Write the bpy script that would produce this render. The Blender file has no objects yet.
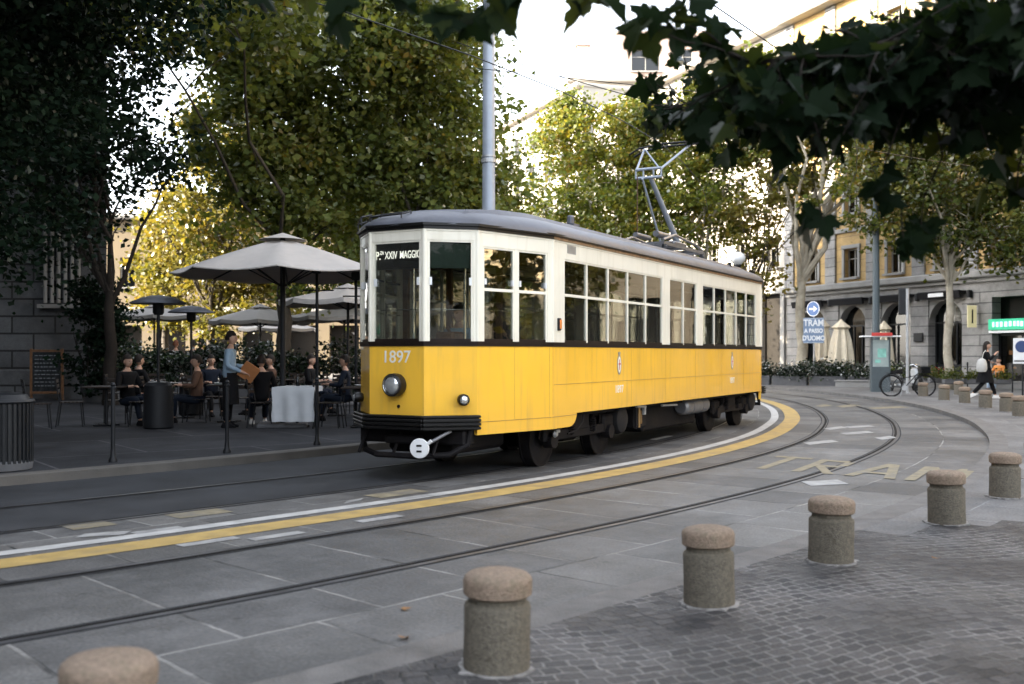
import bpy, math, random
import numpy as np
from mathutils import Vector, Matrix, noise
random.seed(7)
rng = np.random.default_rng(11)
R = math.radians
scene = bpy.context.scene
col = scene.collection

# ------------------------------------------------------------------ helpers
def N(nt, typ, **kw):
    n = nt.nodes.new(typ)
    for k, v in kw.items():
        if k.startswith('in_'):
            n.inputs[int(k[3:])].default_value = v
        else:
            setattr(n, k, v)
    return n

def mat(name, colr, rough=.6, metal=0., var=.12, scale=6., bump=0., bscale=40., spec=.5, emit=None, estr=0., stain=None, stain_amt=.3, coat=0., streak=None, rnd=False):
    m = bpy.data.materials.new(name); m.use_nodes = True
    nt = m.node_tree; b = nt.nodes['Principled BSDF']; L = nt.links
    tc = N(nt, 'ShaderNodeTexCoord')
    nz = N(nt, 'ShaderNodeTexNoise'); nz.inputs['Scale'].default_value = scale; nz.inputs['Detail'].default_value = 8
    OV = tc.outputs['Object']
    if rnd:      # copies of one mesh get their own stains
        oi = N(nt, 'ShaderNodeObjectInfo'); rs = N(nt, 'ShaderNodeVectorMath', operation='MULTIPLY_ADD'); rs.inputs[1].default_value = (7.3, 5.1, 3.7)
        L.new(oi.outputs['Location'], rs.inputs[0]); L.new(OV, rs.inputs[2]); OV = rs.outputs[0]
    L.new(OV, nz.inputs['Vector'])
    mp = N(nt, 'ShaderNodeMapRange'); mp.inputs[1].default_value = .3; mp.inputs[2].default_value = .7
    mp.inputs[3].default_value = 1 - var; mp.inputs[4].default_value = 1 + var
    L.new(nz.outputs[0], mp.inputs[0])
    mx = N(nt, 'ShaderNodeVectorMath', operation='SCALE'); mx.inputs[0].default_value = colr[:3]
    L.new(mp.outputs[0], mx.inputs['Scale'])
    out = mx.outputs[0]
    if stain:
        n2 = N(nt, 'ShaderNodeTexNoise'); n2.inputs['Scale'].default_value = scale * .35; n2.inputs['Detail'].default_value = 10; n2.inputs['Roughness'].default_value = .7
        L.new(OV, n2.inputs['Vector'])
        r2 = N(nt, 'ShaderNodeMapRange'); r2.inputs[1].default_value = .5; r2.inputs[2].default_value = .68; r2.inputs[4].default_value = stain_amt
        L.new(n2.outputs[0], r2.inputs[0])
        m2 = N(nt, 'ShaderNodeMixRGB'); m2.inputs[2].default_value = (*stain, 1)
        L.new(r2.outputs[0], m2.inputs[0]); L.new(out, m2.inputs[1]); out = m2.outputs[0]
    if streak:   # vertical run-off streaks and road dirt collected on the lowest edge
        mpg = N(nt, 'ShaderNodeMapping'); mpg.inputs['Scale'].default_value = (9, 9, .9); L.new(tc.outputs['Object'], mpg.inputs[0])
        n4 = N(nt, 'ShaderNodeTexNoise'); n4.inputs['Scale'].default_value = 1.3; n4.inputs['Detail'].default_value = 7; L.new(mpg.outputs[0], n4.inputs['Vector'])
        r4 = N(nt, 'ShaderNodeMapRange'); r4.inputs[1].default_value = .52; r4.inputs[2].default_value = .75; r4.inputs[4].default_value = .38; L.new(n4.outputs[0], r4.inputs[0])
        sx = N(nt, 'ShaderNodeSeparateXYZ'); L.new(tc.outputs['Object'], sx.inputs[0])
        r5 = N(nt, 'ShaderNodeMapRange'); r5.inputs[1].default_value = .98; r5.inputs[2].default_value = .55; r5.inputs[3].default_value = 0; r5.inputs[4].default_value = .55; L.new(sx.outputs[2], r5.inputs[0])
        m5 = N(nt, 'ShaderNodeMath', operation='MULTIPLY'); L.new(r5.outputs[0], m5.inputs[0]); L.new(nz.outputs[0], m5.inputs[1])
        a5 = N(nt, 'ShaderNodeMath', operation='ADD'); a5.use_clamp = True; L.new(r4.outputs[0], a5.inputs[0]); L.new(m5.outputs[0], a5.inputs[1])
        m6 = N(nt, 'ShaderNodeMixRGB'); m6.inputs[2].default_value = (*streak, 1); L.new(a5.outputs[0], m6.inputs[0]); L.new(out, m6.inputs[1]); out = m6.outputs[0]
    L.new(out, b.inputs['Base Color'])
    b.inputs['Metallic'].default_value = metal
    if max(colr[:3]) < .035 and spec == .5 and not coat: spec = .18
    b.inputs['Specular IOR Level'].default_value = spec
    b.inputs['Coat Weight'].default_value = coat
    rr = N(nt, 'ShaderNodeMapRange'); rr.inputs[3].default_value = max(.02, rough * .8); rr.inputs[4].default_value = min(1, rough * 1.2)
    L.new(nz.outputs[0], rr.inputs[0]); L.new(rr.outputs[0], b.inputs['Roughness'])
    if bump:
        n3 = N(nt, 'ShaderNodeTexNoise'); n3.inputs['Scale'].default_value = bscale; n3.inputs['Detail'].default_value = 6
        L.new(tc.outputs['Object'], n3.inputs['Vector'])
        bp = N(nt, 'ShaderNodeBump'); bp.inputs['Strength'].default_value = bump; bp.inputs['Distance'].default_value = .02
        L.new(n3.outputs[0], bp.inputs['Height']); L.new(bp.outputs[0], b.inputs['Normal'])
    if emit:
        b.inputs['Emission Color'].default_value = (*emit, 1); b.inputs['Emission Strength'].default_value = estr
    return m

def brick_mat(name, c1, c2, mortar, bw, bh, msize=.012, use_uv=True, rough=.75, offs=.5, noise_amt=.25, nscale=3., smear=None, smear_amt=.3, bump=.3, swap=False, smooth=.1, gap_noise=0., squash=1.0, jag=0.0, spec=.4):
    """coursed stone / slabs / setts on UV (metres) or object x,z"""
    m = bpy.data.materials.new(name); m.use_nodes = True
    nt = m.node_tree; b = nt.nodes['Principled BSDF']; L = nt.links
    tc = N(nt, 'ShaderNodeTexCoord')
    src = tc.outputs['UV'] if use_uv else tc.outputs['Object']
    if not use_uv:
        sp = N(nt, 'ShaderNodeSeparateXYZ'); cb = N(nt, 'ShaderNodeCombineXYZ')
        L.new(src, sp.inputs[0]); ad = N(nt, 'ShaderNodeMath', operation='ADD')
        L.new(sp.outputs[0], ad.inputs[0]); L.new(sp.outputs[1], ad.inputs[1])
        L.new(ad.outputs[0], cb.inputs[0]); L.new(sp.outputs[2], cb.inputs[1]); src = cb.outputs[0]
    if jag:
        nj = N(nt, 'ShaderNodeTexNoise'); nj.inputs['Scale'].default_value = 5.; nj.inputs['Detail'].default_value = 5
        L.new(src, nj.inputs['Vector'])
        v1 = N(nt, 'ShaderNodeVectorMath', operation='MULTIPLY_ADD'); v1.inputs[1].default_value = (jag, jag, 0)
        L.new(nj.outputs['Color'], v1.inputs[0]); L.new(src, v1.inputs[2]); src = v1.outputs[0]
    br = N(nt, 'ShaderNodeTexBrick'); br.offset = offs; br.squash = squash; br.squash_frequency = 3
    br.inputs['Scale'].default_value = 1
    br.inputs['Brick Width'].default_value = bw; br.inputs['Row Height'].default_value = bh
    br.inputs['Mortar Size'].default_value = msize; br.inputs['Mortar Smooth'].default_value = smooth
    br.inputs['Color1'].default_value = (*c1, 1); br.inputs['Color2'].default_value = (*c2, 1)
    br.inputs['Mortar'].default_value = (*mortar, 1)
    L.new(src, br.inputs['Vector'])
    nz = N(nt, 'ShaderNodeTexNoise'); nz.inputs['Scale'].default_value = nscale; nz.inputs['Detail'].default_value = 9; nz.inputs['Roughness'].default_value = .65
    L.new(src, nz.inputs['Vector'])
    colr = br.outputs['Color']
    if gap_noise:   # mortar only shows here and there, elsewhere joints are dark
        gn = N(nt, 'ShaderNodeTexNoise'); gn.inputs['Scale'].default_value = 1.1; gn.inputs['Detail'].default_value = 5
        L.new(src, gn.inputs['Vector'])
        gr = N(nt, 'ShaderNodeMapRange'); gr.inputs[1].default_value = .40; gr.inputs[2].default_value = .55
        L.new(gn.outputs[0], gr.inputs[0])
        mc = N(nt, 'ShaderNodeMixRGB'); mc.inputs[1].default_value = (gap_noise, gap_noise, gap_noise, 1); mc.inputs[2].default_value = (*mortar, 1)
        L.new(gr.outputs[0], mc.inputs[0]); L.new(mc.outputs[0], br.inputs['Mortar'])
    mp = N(nt, 'ShaderNodeMapRange'); mp.inputs[1].default_value = .28; mp.inputs[2].default_value = .72
    mp.inputs[3].default_value = 1 - noise_amt; mp.inputs[4].default_value = 1 + noise_amt
    L.new(nz.outputs[0], mp.inputs[0])
    fine = N(nt, 'ShaderNodeTexNoise'); fine.inputs['Scale'].default_value = 45; fine.inputs['Detail'].default_value = 4
    L.new(src, fine.inputs['Vector'])
    fr = N(nt, 'ShaderNodeMapRange'); fr.inputs[1].default_value = .3; fr.inputs[2].default_value = .7; fr.inputs[3].default_value = .72; fr.inputs[4].default_value = 1.28
    L.new(fine.outputs[0], fr.inputs[0])
    mu = N(nt, 'ShaderNodeMath', operation='MULTIPLY'); L.new(mp.outputs[0], mu.inputs[0]); L.new(fr.outputs[0], mu.inputs[1])
    sc = N(nt, 'ShaderNodeVectorMath', operation='SCALE'); L.new(colr, sc.inputs[0]); L.new(mu.outputs[0], sc.inputs['Scale'])
    out = sc.outputs[0]
    if smear:
        n2 = N(nt, 'ShaderNodeTexNoise'); n2.inputs['Scale'].default_value = .7; n2.inputs['Detail'].default_value = 8; n2.inputs['Roughness'].default_value = .7
        L.new(src, n2.inputs['Vector'])
        r2 = N(nt, 'ShaderNodeMapRange'); r2.inputs[1].default_value = .5; r2.inputs[2].default_value = .66; r2.inputs[4].default_value = smear_amt
        L.new(n2.outputs[0], r2.inputs[0])
        m2 = N(nt, 'ShaderNodeMixRGB'); m2.inputs[2].default_value = (*smear, 1)
        L.new(r2.outputs[0], m2.inputs[0]); L.new(out, m2.inputs[1]); out = m2.outputs[0]
    # broad worn and grimy patches plus small dark spots (gum, oil)
    n5 = N(nt, 'ShaderNodeTexNoise'); n5.inputs['Scale'].default_value = .42; n5.inputs['Detail'].default_value = 10; n5.inputs['Roughness'].default_value = .72; L.new(src, n5.inputs['Vector'])
    r6 = N(nt, 'ShaderNodeMapRange'); r6.inputs[1].default_value = .38; r6.inputs[2].default_value = .56; r6.inputs[3].default_value = .66; r6.inputs[4].default_value = 1.08; L.new(n5.outputs[0], r6.inputs[0])
    n6 = N(nt, 'ShaderNodeTexVoronoi'); n6.inputs['Scale'].default_value = 2.6; L.new(src, n6.inputs['Vector'])
    r7 = N(nt, 'ShaderNodeMapRange'); r7.inputs[1].default_value = .035; r7.inputs[2].default_value = .075; r7.inputs[3].default_value = .55; r7.inputs[4].default_value = 1.; L.new(n6.outputs['Distance'], r7.inputs[0])
    mb_ = N(nt, 'ShaderNodeMath', operation='MULTIPLY'); L.new(r6.outputs[0], mb_.inputs[0]); L.new(r7.outputs[0], mb_.inputs[1])
    s7 = N(nt, 'ShaderNodeVectorMath', operation='SCALE'); L.new(out, s7.inputs[0]); L.new((mb_ if use_uv else r6).outputs[0], s7.inputs['Scale']); out = s7.outputs[0]
    L.new(out, b.inputs['Base Color'])
    rr = N(nt, 'ShaderNodeMapRange'); rr.inputs[3].default_value = rough * .75; rr.inputs[4].default_value = min(1, rough * 1.2)
    L.new(nz.outputs[0], rr.inputs[0]); L.new(rr.outputs[0], b.inputs['Roughness'])
    b.inputs['Specular IOR Level'].default_value = spec
    if bump:
        h = N(nt, 'ShaderNodeMath', operation='MULTIPLY_ADD'); h.inputs[1].default_value = -1.; L.new(br.outputs['Fac'], h.inputs[0])
        fh = N(nt, 'ShaderNodeMath', operation='MULTIPLY'); fh.inputs[1].default_value = .5; L.new(fine.outputs[0], fh.inputs[0]); L.new(fh.outputs[0], h.inputs[2])
        bp = N(nt, 'ShaderNodeBump'); bp.inputs['Strength'].default_value = bump; bp.inputs['Distance'].default_value = .012 if bump < 1 else .02
        L.new(h.outputs[0], bp.inputs['Height']); L.new(bp.outputs[0], b.inputs['Normal'])
    return m

def leaf_mat(name, ramp, transl=.35, rough=.5, gloss=.25):
    m = bpy.data.materials.new(name); m.use_nodes = True
    nt = m.node_tree; L = nt.links; nt.nodes.remove(nt.nodes['Principled BSDF']); out = nt.nodes['Material Output']
    geo = N(nt, 'ShaderNodeNewGeometry')
    cr = N(nt, 'ShaderNodeValToRGB'); els = cr.color_ramp.elements
    while len(els) < len(ramp): els.new(.5)
    for i, (p, c) in enumerate(ramp):
        els[i].position = p; els[i].color = (*c, 1)
    tc = N(nt, 'ShaderNodeTexCoord'); nz = N(nt, 'ShaderNodeTexNoise'); nz.inputs['Scale'].default_value = .45
    L.new(tc.outputs['Object'], nz.inputs['Vector'])
    ad = N(nt, 'ShaderNodeMath', operation='MULTIPLY_ADD'); ad.inputs[1].default_value = .6
    L.new(geo.outputs['Random Per Island'], ad.inputs[0])
    sb = N(nt, 'ShaderNodeMapRange'); sb.inputs[1].default_value = .35; sb.inputs[2].default_value = .65; sb.inputs[3].default_value = 0; sb.inputs[4].default_value = .4
    L.new(nz.outputs[0], sb.inputs[0]); L.new(sb.outputs[0], ad.inputs[2]); L.new(ad.outputs[0], cr.inputs[0])
    d = N(nt, 'ShaderNodeBsdfDiffuse'); t = N(nt, 'ShaderNodeBsdfTranslucent'); g = N(nt, 'ShaderNodeBsdfGlossy'); g.inputs['Roughness'].default_value = rough
    L.new(cr.outputs[0], d.inputs[0])
    tb = N(nt, 'ShaderNodeVectorMath', operation='MULTIPLY'); tb.inputs[1].default_value = (1.5, 1.35, .6); L.new(cr.outputs[0], tb.inputs[0]); L.new(tb.outputs[0], t.inputs[0])
    mx = N(nt, 'ShaderNodeMixShader'); mx.inputs[0].default_value = transl; L.new(d.outputs[0], mx.inputs[1]); L.new(t.outputs[0], mx.inputs[2])
    fr = N(nt, 'ShaderNodeFresnel'); fr.inputs[0].default_value = 1.4
    fm = N(nt, 'ShaderNodeMath', operation='MULTIPLY'); fm.inputs[1].default_value = gloss * 2; L.new(fr.outputs[0], fm.inputs[0])
    m2 = N(nt, 'ShaderNodeMixShader'); L.new(fm.outputs[0], m2.inputs[0]); L.new(mx.outputs[0], m2.inputs[1]); L.new(g.outputs[0], m2.inputs[2])
    L.new(m2.outputs[0], out.inputs[0]); m.use_backface_culling = False
    return m

def glass_mat(name, tint=(.75, .8, .8), refl=1.6, base=0.04, rough=.01, wav=.02):
    m = bpy.data.materials.new(name); m.use_nodes = True
    nt = m.node_tree; L = nt.links; nt.nodes.remove(nt.nodes['Principled BSDF']); out = nt.nodes['Material Output']
    tr = N(nt, 'ShaderNodeBsdfTransparent'); tr.inputs[0].default_value = (*tint, 1)
    g = N(nt, 'ShaderNodeBsdfGlossy'); g.inputs['Roughness'].default_value = rough
    g.inputs[0].default_value = (.95, .95, .95, 1)
    tc = N(nt, 'ShaderNodeTexCoord'); nz = N(nt, 'ShaderNodeTexNoise'); nz.inputs['Scale'].default_value = 2.2
    L.new(tc.outputs['Object'], nz.inputs['Vector'])
    bp = N(nt, 'ShaderNodeBump'); bp.inputs['Strength'].default_value = wav; bp.inputs['Distance'].default_value = .05
    L.new(nz.outputs[0], bp.inputs['Height']); L.new(bp.outputs[0], g.inputs['Normal'])
    fr = N(nt, 'ShaderNodeFresnel'); fr.inputs[0].default_value = 1.5
    mm = N(nt, 'ShaderNodeMath', operation='MULTIPLY_ADD'); mm.inputs[1].default_value = refl; mm.inputs[2].default_value = base - .04 * refl; mm.use_clamp = True
    L.new(fr.outputs[0], mm.inputs[0])
    mn_ = N(nt, 'ShaderNodeMath', operation='MINIMUM'); mn_.inputs[1].default_value = .55; L.new(mm.outputs[0], mn_.inputs[0])
    mx = N(nt, 'ShaderNodeMixShader'); L.new(mn_.outputs[0], mx.inputs[0]); L.new(tr.outputs[0], mx.inputs[1]); L.new(g.outputs[0], mx.inputs[2])
    L.new(mx.outputs[0], out.inputs[0])
    return m

class MB:
    """collects shapes into one mesh"""
    def __init__(s): s.v = []; s.f = []; s.uv = {}; s.mi = []; s.cur = 0
    def face(s, pts, uv=None):
        i = len(s.v); s.v += [tuple(p) for p in pts]; s.f.append(tuple(range(i, i + len(pts)))); s.mi.append(s.cur)
        if uv: s.uv[len(s.f) - 1] = uv
    def raw(s, vs, fs):
        i = len(s.v); s.v += [tuple(p) for p in vs]
        for f in fs: s.f.append(tuple(i + k for k in f)); s.mi.append(s.cur)
    def box(s, c, d, rz=0, bev=0, rx=0):
        x, y, z = d[0] / 2, d[1] / 2, d[2] / 2
        b = min(bev, x * .9, y * .9, z * .9)
        if b <= 0:
            vs = [(sx * x, sy * y, sz * z) for sz in (-1, 1) for sx, sy in ((-1, -1), (1, -1), (1, 1), (-1, 1))]
            fs = [(3, 2, 1, 0), (4, 5, 6, 7), (0, 1, 5, 4), (1, 2, 6, 5), (2, 3, 7, 6), (3, 0, 4, 7)]
        else:
            vs = []
            for zz, ins in ((-z, b), (-z + b, 0), (z - b, 0), (z, b)):
                X, Y = x - ins, y - ins
                vs += [(-X + b * (ins == 0), -Y, zz), (X - b * (ins == 0), -Y, zz), (X, -Y + b * (ins == 0), zz), (X, Y - b * (ins == 0), zz),
                       (X - b * (ins == 0), Y, zz), (-X + b * (ins == 0), Y, zz), (-X, Y - b * (ins == 0), zz), (-X, -Y + b * (ins == 0), zz)]
            fs = [tuple(reversed(range(8))), tuple(range(24, 32))]
            for k in range(3):
                for j in range(8):
                    a = k * 8 + j; c2 = k * 8 + (j + 1) % 8
                    fs.append((a, c2, c2 + 8, a + 8))
        M = Matrix.Translation(c) @ Matrix.Rotation(rz, 4, 'Z') @ Matrix.Rotation(rx, 4, 'X')
        s.raw([M @ Vector(v) for v in vs], fs)
    def tube(s, pts, r, n=8, caps=True):
        pts = [Vector(p) for p in pts]
        rs = r if isinstance(r, (list, tuple)) else [r] * len(pts)
        rings = []; up = None
        for i, p in enumerate(pts):
            d = (pts[min(i + 1, len(pts) - 1)] - pts[max(i - 1, 0)])
            if d.length < 1e-9: d = Vector((0, 0, 1))
            d.normalize()
            if up is None: up = Vector((0, 0, 1)) if abs(d.z) < .9 else Vector((1, 0, 0))
            a = d.cross(up)
            if a.length < 1e-4: a = d.orthogonal()
            a.normalize(); b = a.cross(d); b.normalize(); up = b
            rings.append([p + (a * math.cos(t) + b * math.sin(t)) * rs[i] for t in [2 * math.pi * k / n for k in range(n)]])
        vs = [v for rg in rings for v in rg]; fs = []
        for i in range(len(pts) - 1):
            for k in range(n):
                fs.append((i * n + k, i * n + (k + 1) % n, (i + 1) * n + (k + 1) % n, (i + 1) * n + k))
        if caps:
            fs.append(tuple(range(n))[::-1]); m = (len(pts) - 1) * n; fs.append(tuple(range(m, m + n)))
        s.raw(vs, fs)
    def lathe(s, prof, c=(0, 0, 0), n=24, M=None, caps=True):
        vs = []; fs = []
        for r, z in prof:
            for k in range(n):
                t = 2 * math.pi * k / n; vs.append(Vector((r * math.cos(t), r * math.sin(t), z)))
        for i in range(len(prof) - 1):
            for k in range(n):
                fs.append((i * n + k, i * n + (k + 1) % n, (i + 1) * n + (k + 1) % n, (i + 1) * n + k))
        if caps:
            if prof[0][0] > 1e-4: fs.append(tuple(range(n))[::-1])
            if prof[-1][0] > 1e-4: m = (len(prof) - 1) * n; fs.append(tuple(range(m, m + n)))
        T = Matrix.Translation(c) @ (M if M is not None else Matrix.Identity(4))
        s.raw([T @ v for v in vs], fs)
    def prism(s, poly, z0, z1):
        n = len(poly)
        vs = [(x, y, z0) for x, y in poly] + [(x, y, z1) for x, y in poly]
        s.raw(vs, [tuple(reversed(range(n))), tuple(range(n, 2 * n))] + [(i, (i + 1) % n, n + (i + 1) % n, n + i) for i in range(n)])
    def slab(s, poly, M, th):
        """2-D polygon extruded by th along local z of matrix M"""
        n = len(poly)
        vs = [M @ Vector((x, y, 0)) for x, y in poly] + [M @ Vector((x, y, th)) for x, y in poly]
        s.raw(vs, [tuple(reversed(range(n))), tuple(range(n, 2 * n))] + [(i, (i + 1) % n, n + (i + 1) % n, n + i) for i in range(n)])
    def build(s, name, mats, parent=None, smooth=False, **tags):
        me = bpy.data.meshes.new(name); me.from_pydata(s.v, [], s.f)
        for m in (mats if isinstance(mats, (list, tuple)) else [mats]): me.materials.append(m)
        if max(s.mi, default=0): me.polygons.foreach_set('material_index', s.mi)
        if s.uv:
            ul = me.uv_layers.new(name='UVMap').data
            for p in me.polygons:
                if p.index in s.uv:
                    for li, u in zip(p.loop_indices, s.uv[p.index]): ul[li].uv = u
        if smooth:
            me.polygons.foreach_set('use_smooth', [True] * len(me.polygons))
            try: me.set_sharp_from_angle(angle=R(38))
            except Exception: pass
        me.update()
        o = bpy.data.objects.new(name, me); col.objects.link(o)
        if parent: o.parent = parent
        return tag(o, **tags)

def tag(o, label=None, cat=None, group=None, kind=None):
    if label: o['label'] = label
    if cat: o['category'] = cat
    if group: o['group'] = group
    if kind: o['kind'] = kind
    return o

def empty(name, loc, rz=0, **tags):
    o = bpy.data.objects.new(name, None); col.objects.link(o); o.location = loc; o.rotation_euler = (0, 0, rz)
    o.empty_display_size = .2
    return tag(o, **tags)

def copy_tree(o, parent=None):
    c = o.copy(); col.objects.link(c)
    if parent: c.parent = parent
    for ch in [x for x in scene.objects if x.parent == o]: copy_tree(ch, c)
    return c

def copy_thing(o, loc, rz=0, label=None, scale=None):
    kids = [x for x in col.objects if x.parent == o]
    c = o.copy(); col.objects.link(c); c.location = loc; c.rotation_euler = (0, 0, rz)
    if scale: c.scale = scale
    if label: c['label'] = label
    for k in kids:
        g = [x for x in col.objects if x.parent == k]
        k2 = k.copy(); col.objects.link(k2); k2.parent = c
        for q in g:
            q2 = q.copy(); col.objects.link(q2); q2.parent = k2
    return c

def text_mesh(txt, name, m, parent, M, size=.1, ext=.002, sx=1., bold=0.0, align='CENTER', **tags):
    cu = bpy.data.curves.new(name, 'FONT'); cu.body = txt; cu.size = size; cu.extrude = ext; cu.align_x = align; cu.align_y = 'CENTER'; cu.offset = bold
    to = bpy.data.objects.new(name, cu); col.objects.link(to)
    dg = bpy.context.evaluated_depsgraph_get(); dg.update()
    me = bpy.data.meshes.new_from_object(to.evaluated_get(dg))
    col.objects.unlink(to); bpy.data.objects.remove(to)
    me.transform(M @ Matrix.Diagonal((sx, 1, 1, 1))); me.materials.clear(); me.materials.append(m)
    o = bpy.data.objects.new(name, me); col.objects.link(o)
    if parent: o.parent = parent
    return tag(o, **tags)

# ------------------------------------------------------------------ materials
M = {}
M['ground'] = mat('ground_asphalt', (.07, .07, .075), .9, var=.2, scale=.6, bump=.3)
M['asphalt'] = mat('asphalt', (.040, .042, .046), .8, spec=.2, var=.35, scale=1.2, bump=.35, bscale=120, stain=(.075, .075, .08), stain_amt=.5)
M['slabs'] = brick_mat('granite_slabs', (.135, .132, .127), (.066, .066, .067), (.25, .245, .235), .86, .7283, msize=.014, noise_amt=.3, nscale=2.5, smear=(.20, .20, .20), smear_amt=.5, gap_noise=.035, rough=.62, bump=.8, jag=.03, smooth=.3)
M['slabs_near'] = brick_mat('granite_slabs_track', (.128, .126, .122), (.066, .067, .068), (.25, .245, .235), .86, 1.4566, msize=.016, noise_amt=.32, nscale=2.6, smear=(.195, .195, .195), smear_amt=.5, gap_noise=.035, rough=.6, bump=.8, offs=0., jag=.03, smooth=.3)
M['setts'] = brick_mat('porphyry_setts', (.092, .086, .086), (.030, .030, .033), (.21, .205, .20), .128, .090, msize=.0085, noise_amt=.35, nscale=1.6, smear=(.16, .157, .152), smear_amt=.25, spec=.22, rough=.62, bump=1., gap_noise=.03, smooth=.4, jag=.10, squash=.75)
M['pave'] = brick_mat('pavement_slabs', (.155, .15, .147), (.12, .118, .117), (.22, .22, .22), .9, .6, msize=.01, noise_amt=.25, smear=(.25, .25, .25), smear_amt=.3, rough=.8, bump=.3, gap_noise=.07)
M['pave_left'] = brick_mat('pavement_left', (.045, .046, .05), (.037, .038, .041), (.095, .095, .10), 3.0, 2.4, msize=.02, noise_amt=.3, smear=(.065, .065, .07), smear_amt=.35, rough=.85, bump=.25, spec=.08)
M['kerb'] = mat('kerb_granite', (.085, .078, .07), .8, var=.2, scale=3, bump=.3, stain=(.08, .075, .07), stain_amt=.5)
M['strip'] = mat('granite_strip', (.135, .128, .122), .8, var=.3, scale=5, bump=.5, bscale=90, stain=(.2, .19, .18), stain_amt=.5)
M['steel'] = mat('rail_steel', (.10, .10, .105), .45, metal=.6, var=.3, scale=4)
M['groove'] = mat('rail_groove', (.012, .011, .011), .85, var=.3)
M['yline'] = mat('yellow_road_paint', (.43, .30, .10), .7, var=.18, scale=5, stain=(.2, .17, .12), stain_amt=.55, bump=.2)
M['wline'] = mat('white_road_paint', (.46, .46, .45), .7, var=.15, scale=5, stain=(.2, .2, .2), stain_amt=.5, bump=.2)
M['yfade'] = mat('faded_yellow_paint', (.225, .195, .13), .75, var=.3, scale=9, stain=(.15, .145, .14), stain_amt=.9)
M['wfade'] = mat('faded_white_paint', (.32, .32, .315), .75, var=.2, scale=8, stain=(.16, .16, .16), stain_amt=.75)
M['tyellow'] = mat('tram_yellow', (.96, .545, .05), .22, var=.05, scale=1.5, stain=(.80, .48, .10), stain_amt=.35, coat=.4, bump=.16, bscale=2.6, streak=(.55, .33, .08))
M['tcream'] = mat('tram_cream', (.86, .82, .70), .35, var=.04, scale=2, stain=(.68, .64, .52), stain_amt=.4, coat=.2, streak=(.60, .55, .42), bump=.06, bscale=4)
M['tblack'] = mat('tram_black', (.006, .0055, .0055), .4, var=.2, coat=.0, spec=.4)
M['tbrown'] = mat('tram_dark_moulding', (.018, .012, .010), .4, var=.3)
M['twood'] = mat('tram_wood_strip', (.28, .17, .09), .5, var=.35, scale=12)
M['troof'] = mat('tram_roof_grey', (.095, .10, .12), .5, var=.2, scale=3, stain=(.045, .045, .05), stain_amt=.6, bump=.2, bscale=8)
M['under'] = mat('underframe', (.009, .008, .009), .7, var=.35, scale=8, stain=(.025, .019, .015), stain_amt=.5)
M['tank'] = mat('tank_grey', (.2, .2, .21), .4, metal=.5, var=.2)
M['wood'] = mat('varnished_wood', (.16, .075, .03), .4, var=.35, scale=9)
M['inner'] = mat('tram_interior', (.10, .075, .05), .6, var=.2)
M['ceil'] = mat('tram_ceiling', (.5, .47, .4), .6)
M['chrome'] = mat('chrome', (.75, .75, .75), .15, metal=1, var=.05)
M['lens'] = mat('lamp_lens', (.7, .72, .72), .12, metal=.7, var=.15, scale=25)
M['white'] = mat('white_enamel', (.78, .79, .8), .4, var=.05)
M['letter'] = mat('white_lettering', (.85, .82, .72), .5, var=.05)
M['signletter'] = mat('sign_lettering', (.85, .85, .82), .6, var=.02, emit=(1, .97, .9), estr=.25)  # slight glow added so the letters read through the glass
M['sign_blue'] = mat('sign_blue', (.03, .11, .32), .4, var=.08)
M['sign_pale'] = mat('sign_pale_blue', (.17, .24, .36), .45, var=.1)
M['red'] = mat('red_paint', (.5, .04, .03), .4)
M['orange'] = mat('orange_lens', (.75, .22, .03), .25)
M['glass'] = glass_mat('tram_glass', (.78, .80, .77), 3.4, .05)
M['glass2'] = glass_mat('window_glass', (.22, .24, .27), .9, .05, rough=.05)
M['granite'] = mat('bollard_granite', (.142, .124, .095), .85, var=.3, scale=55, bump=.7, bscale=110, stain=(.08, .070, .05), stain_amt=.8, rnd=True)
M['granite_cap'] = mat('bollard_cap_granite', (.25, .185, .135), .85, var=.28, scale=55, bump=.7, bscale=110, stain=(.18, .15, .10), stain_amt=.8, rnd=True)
M['mortar'] = mat('mortar', (.26, .25, .24), .9, var=.5, scale=14, bump=.6, bscale=60)
M['iron'] = mat('dark_iron', (.010, .011, .013), .5, var=.2, metal=0, spec=.3)
M['polegrey'] = mat('pole_grey', (.33, .37, .43), .45, var=.08, metal=.2)
M['poleteal'] = mat('pole_teal', (.06, .08, .09), .5, var=.1)
M['galv'] = mat('galvanised', (.4, .41, .42), .5, metal=.6, var=.12)
M['canvas'] = mat('parasol_canvas', (.40, .372, .345), .85, var=.06, bump=.15)
M['canvas_cream'] = mat('parasol_canvas_cream', (.60, .53, .41), .85, var=.08, bump=.15)
M['cloth'] = mat('tablecloth', (.56, .58, .60), .85, var=.06)
M['dkwood'] = mat('dark_wood', (.03, .022, .018), .5, var=.3)
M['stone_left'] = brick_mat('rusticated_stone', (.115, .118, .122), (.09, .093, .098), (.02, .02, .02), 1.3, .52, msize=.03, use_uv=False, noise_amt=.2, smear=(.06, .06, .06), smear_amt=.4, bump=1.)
M['stone_plain'] = mat('grey_stone', (.27, .265, .255), .85, var=.15, scale=1.5, bump=.2, stain=(.16, .155, .15), stain_amt=.5)
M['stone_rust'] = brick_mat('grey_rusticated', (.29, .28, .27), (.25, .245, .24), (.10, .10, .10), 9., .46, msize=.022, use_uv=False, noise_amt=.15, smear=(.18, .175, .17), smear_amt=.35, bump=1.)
M['ochre'] = brick_mat('ochre_plaster', (.47, .315, .13), (.44, .30, .125), (.28, .19, .09), 30., .62, msize=.02, use_uv=False, noise_amt=.1, smear=(.42, .29, .13), smear_amt=.35, bump=.5)
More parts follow.
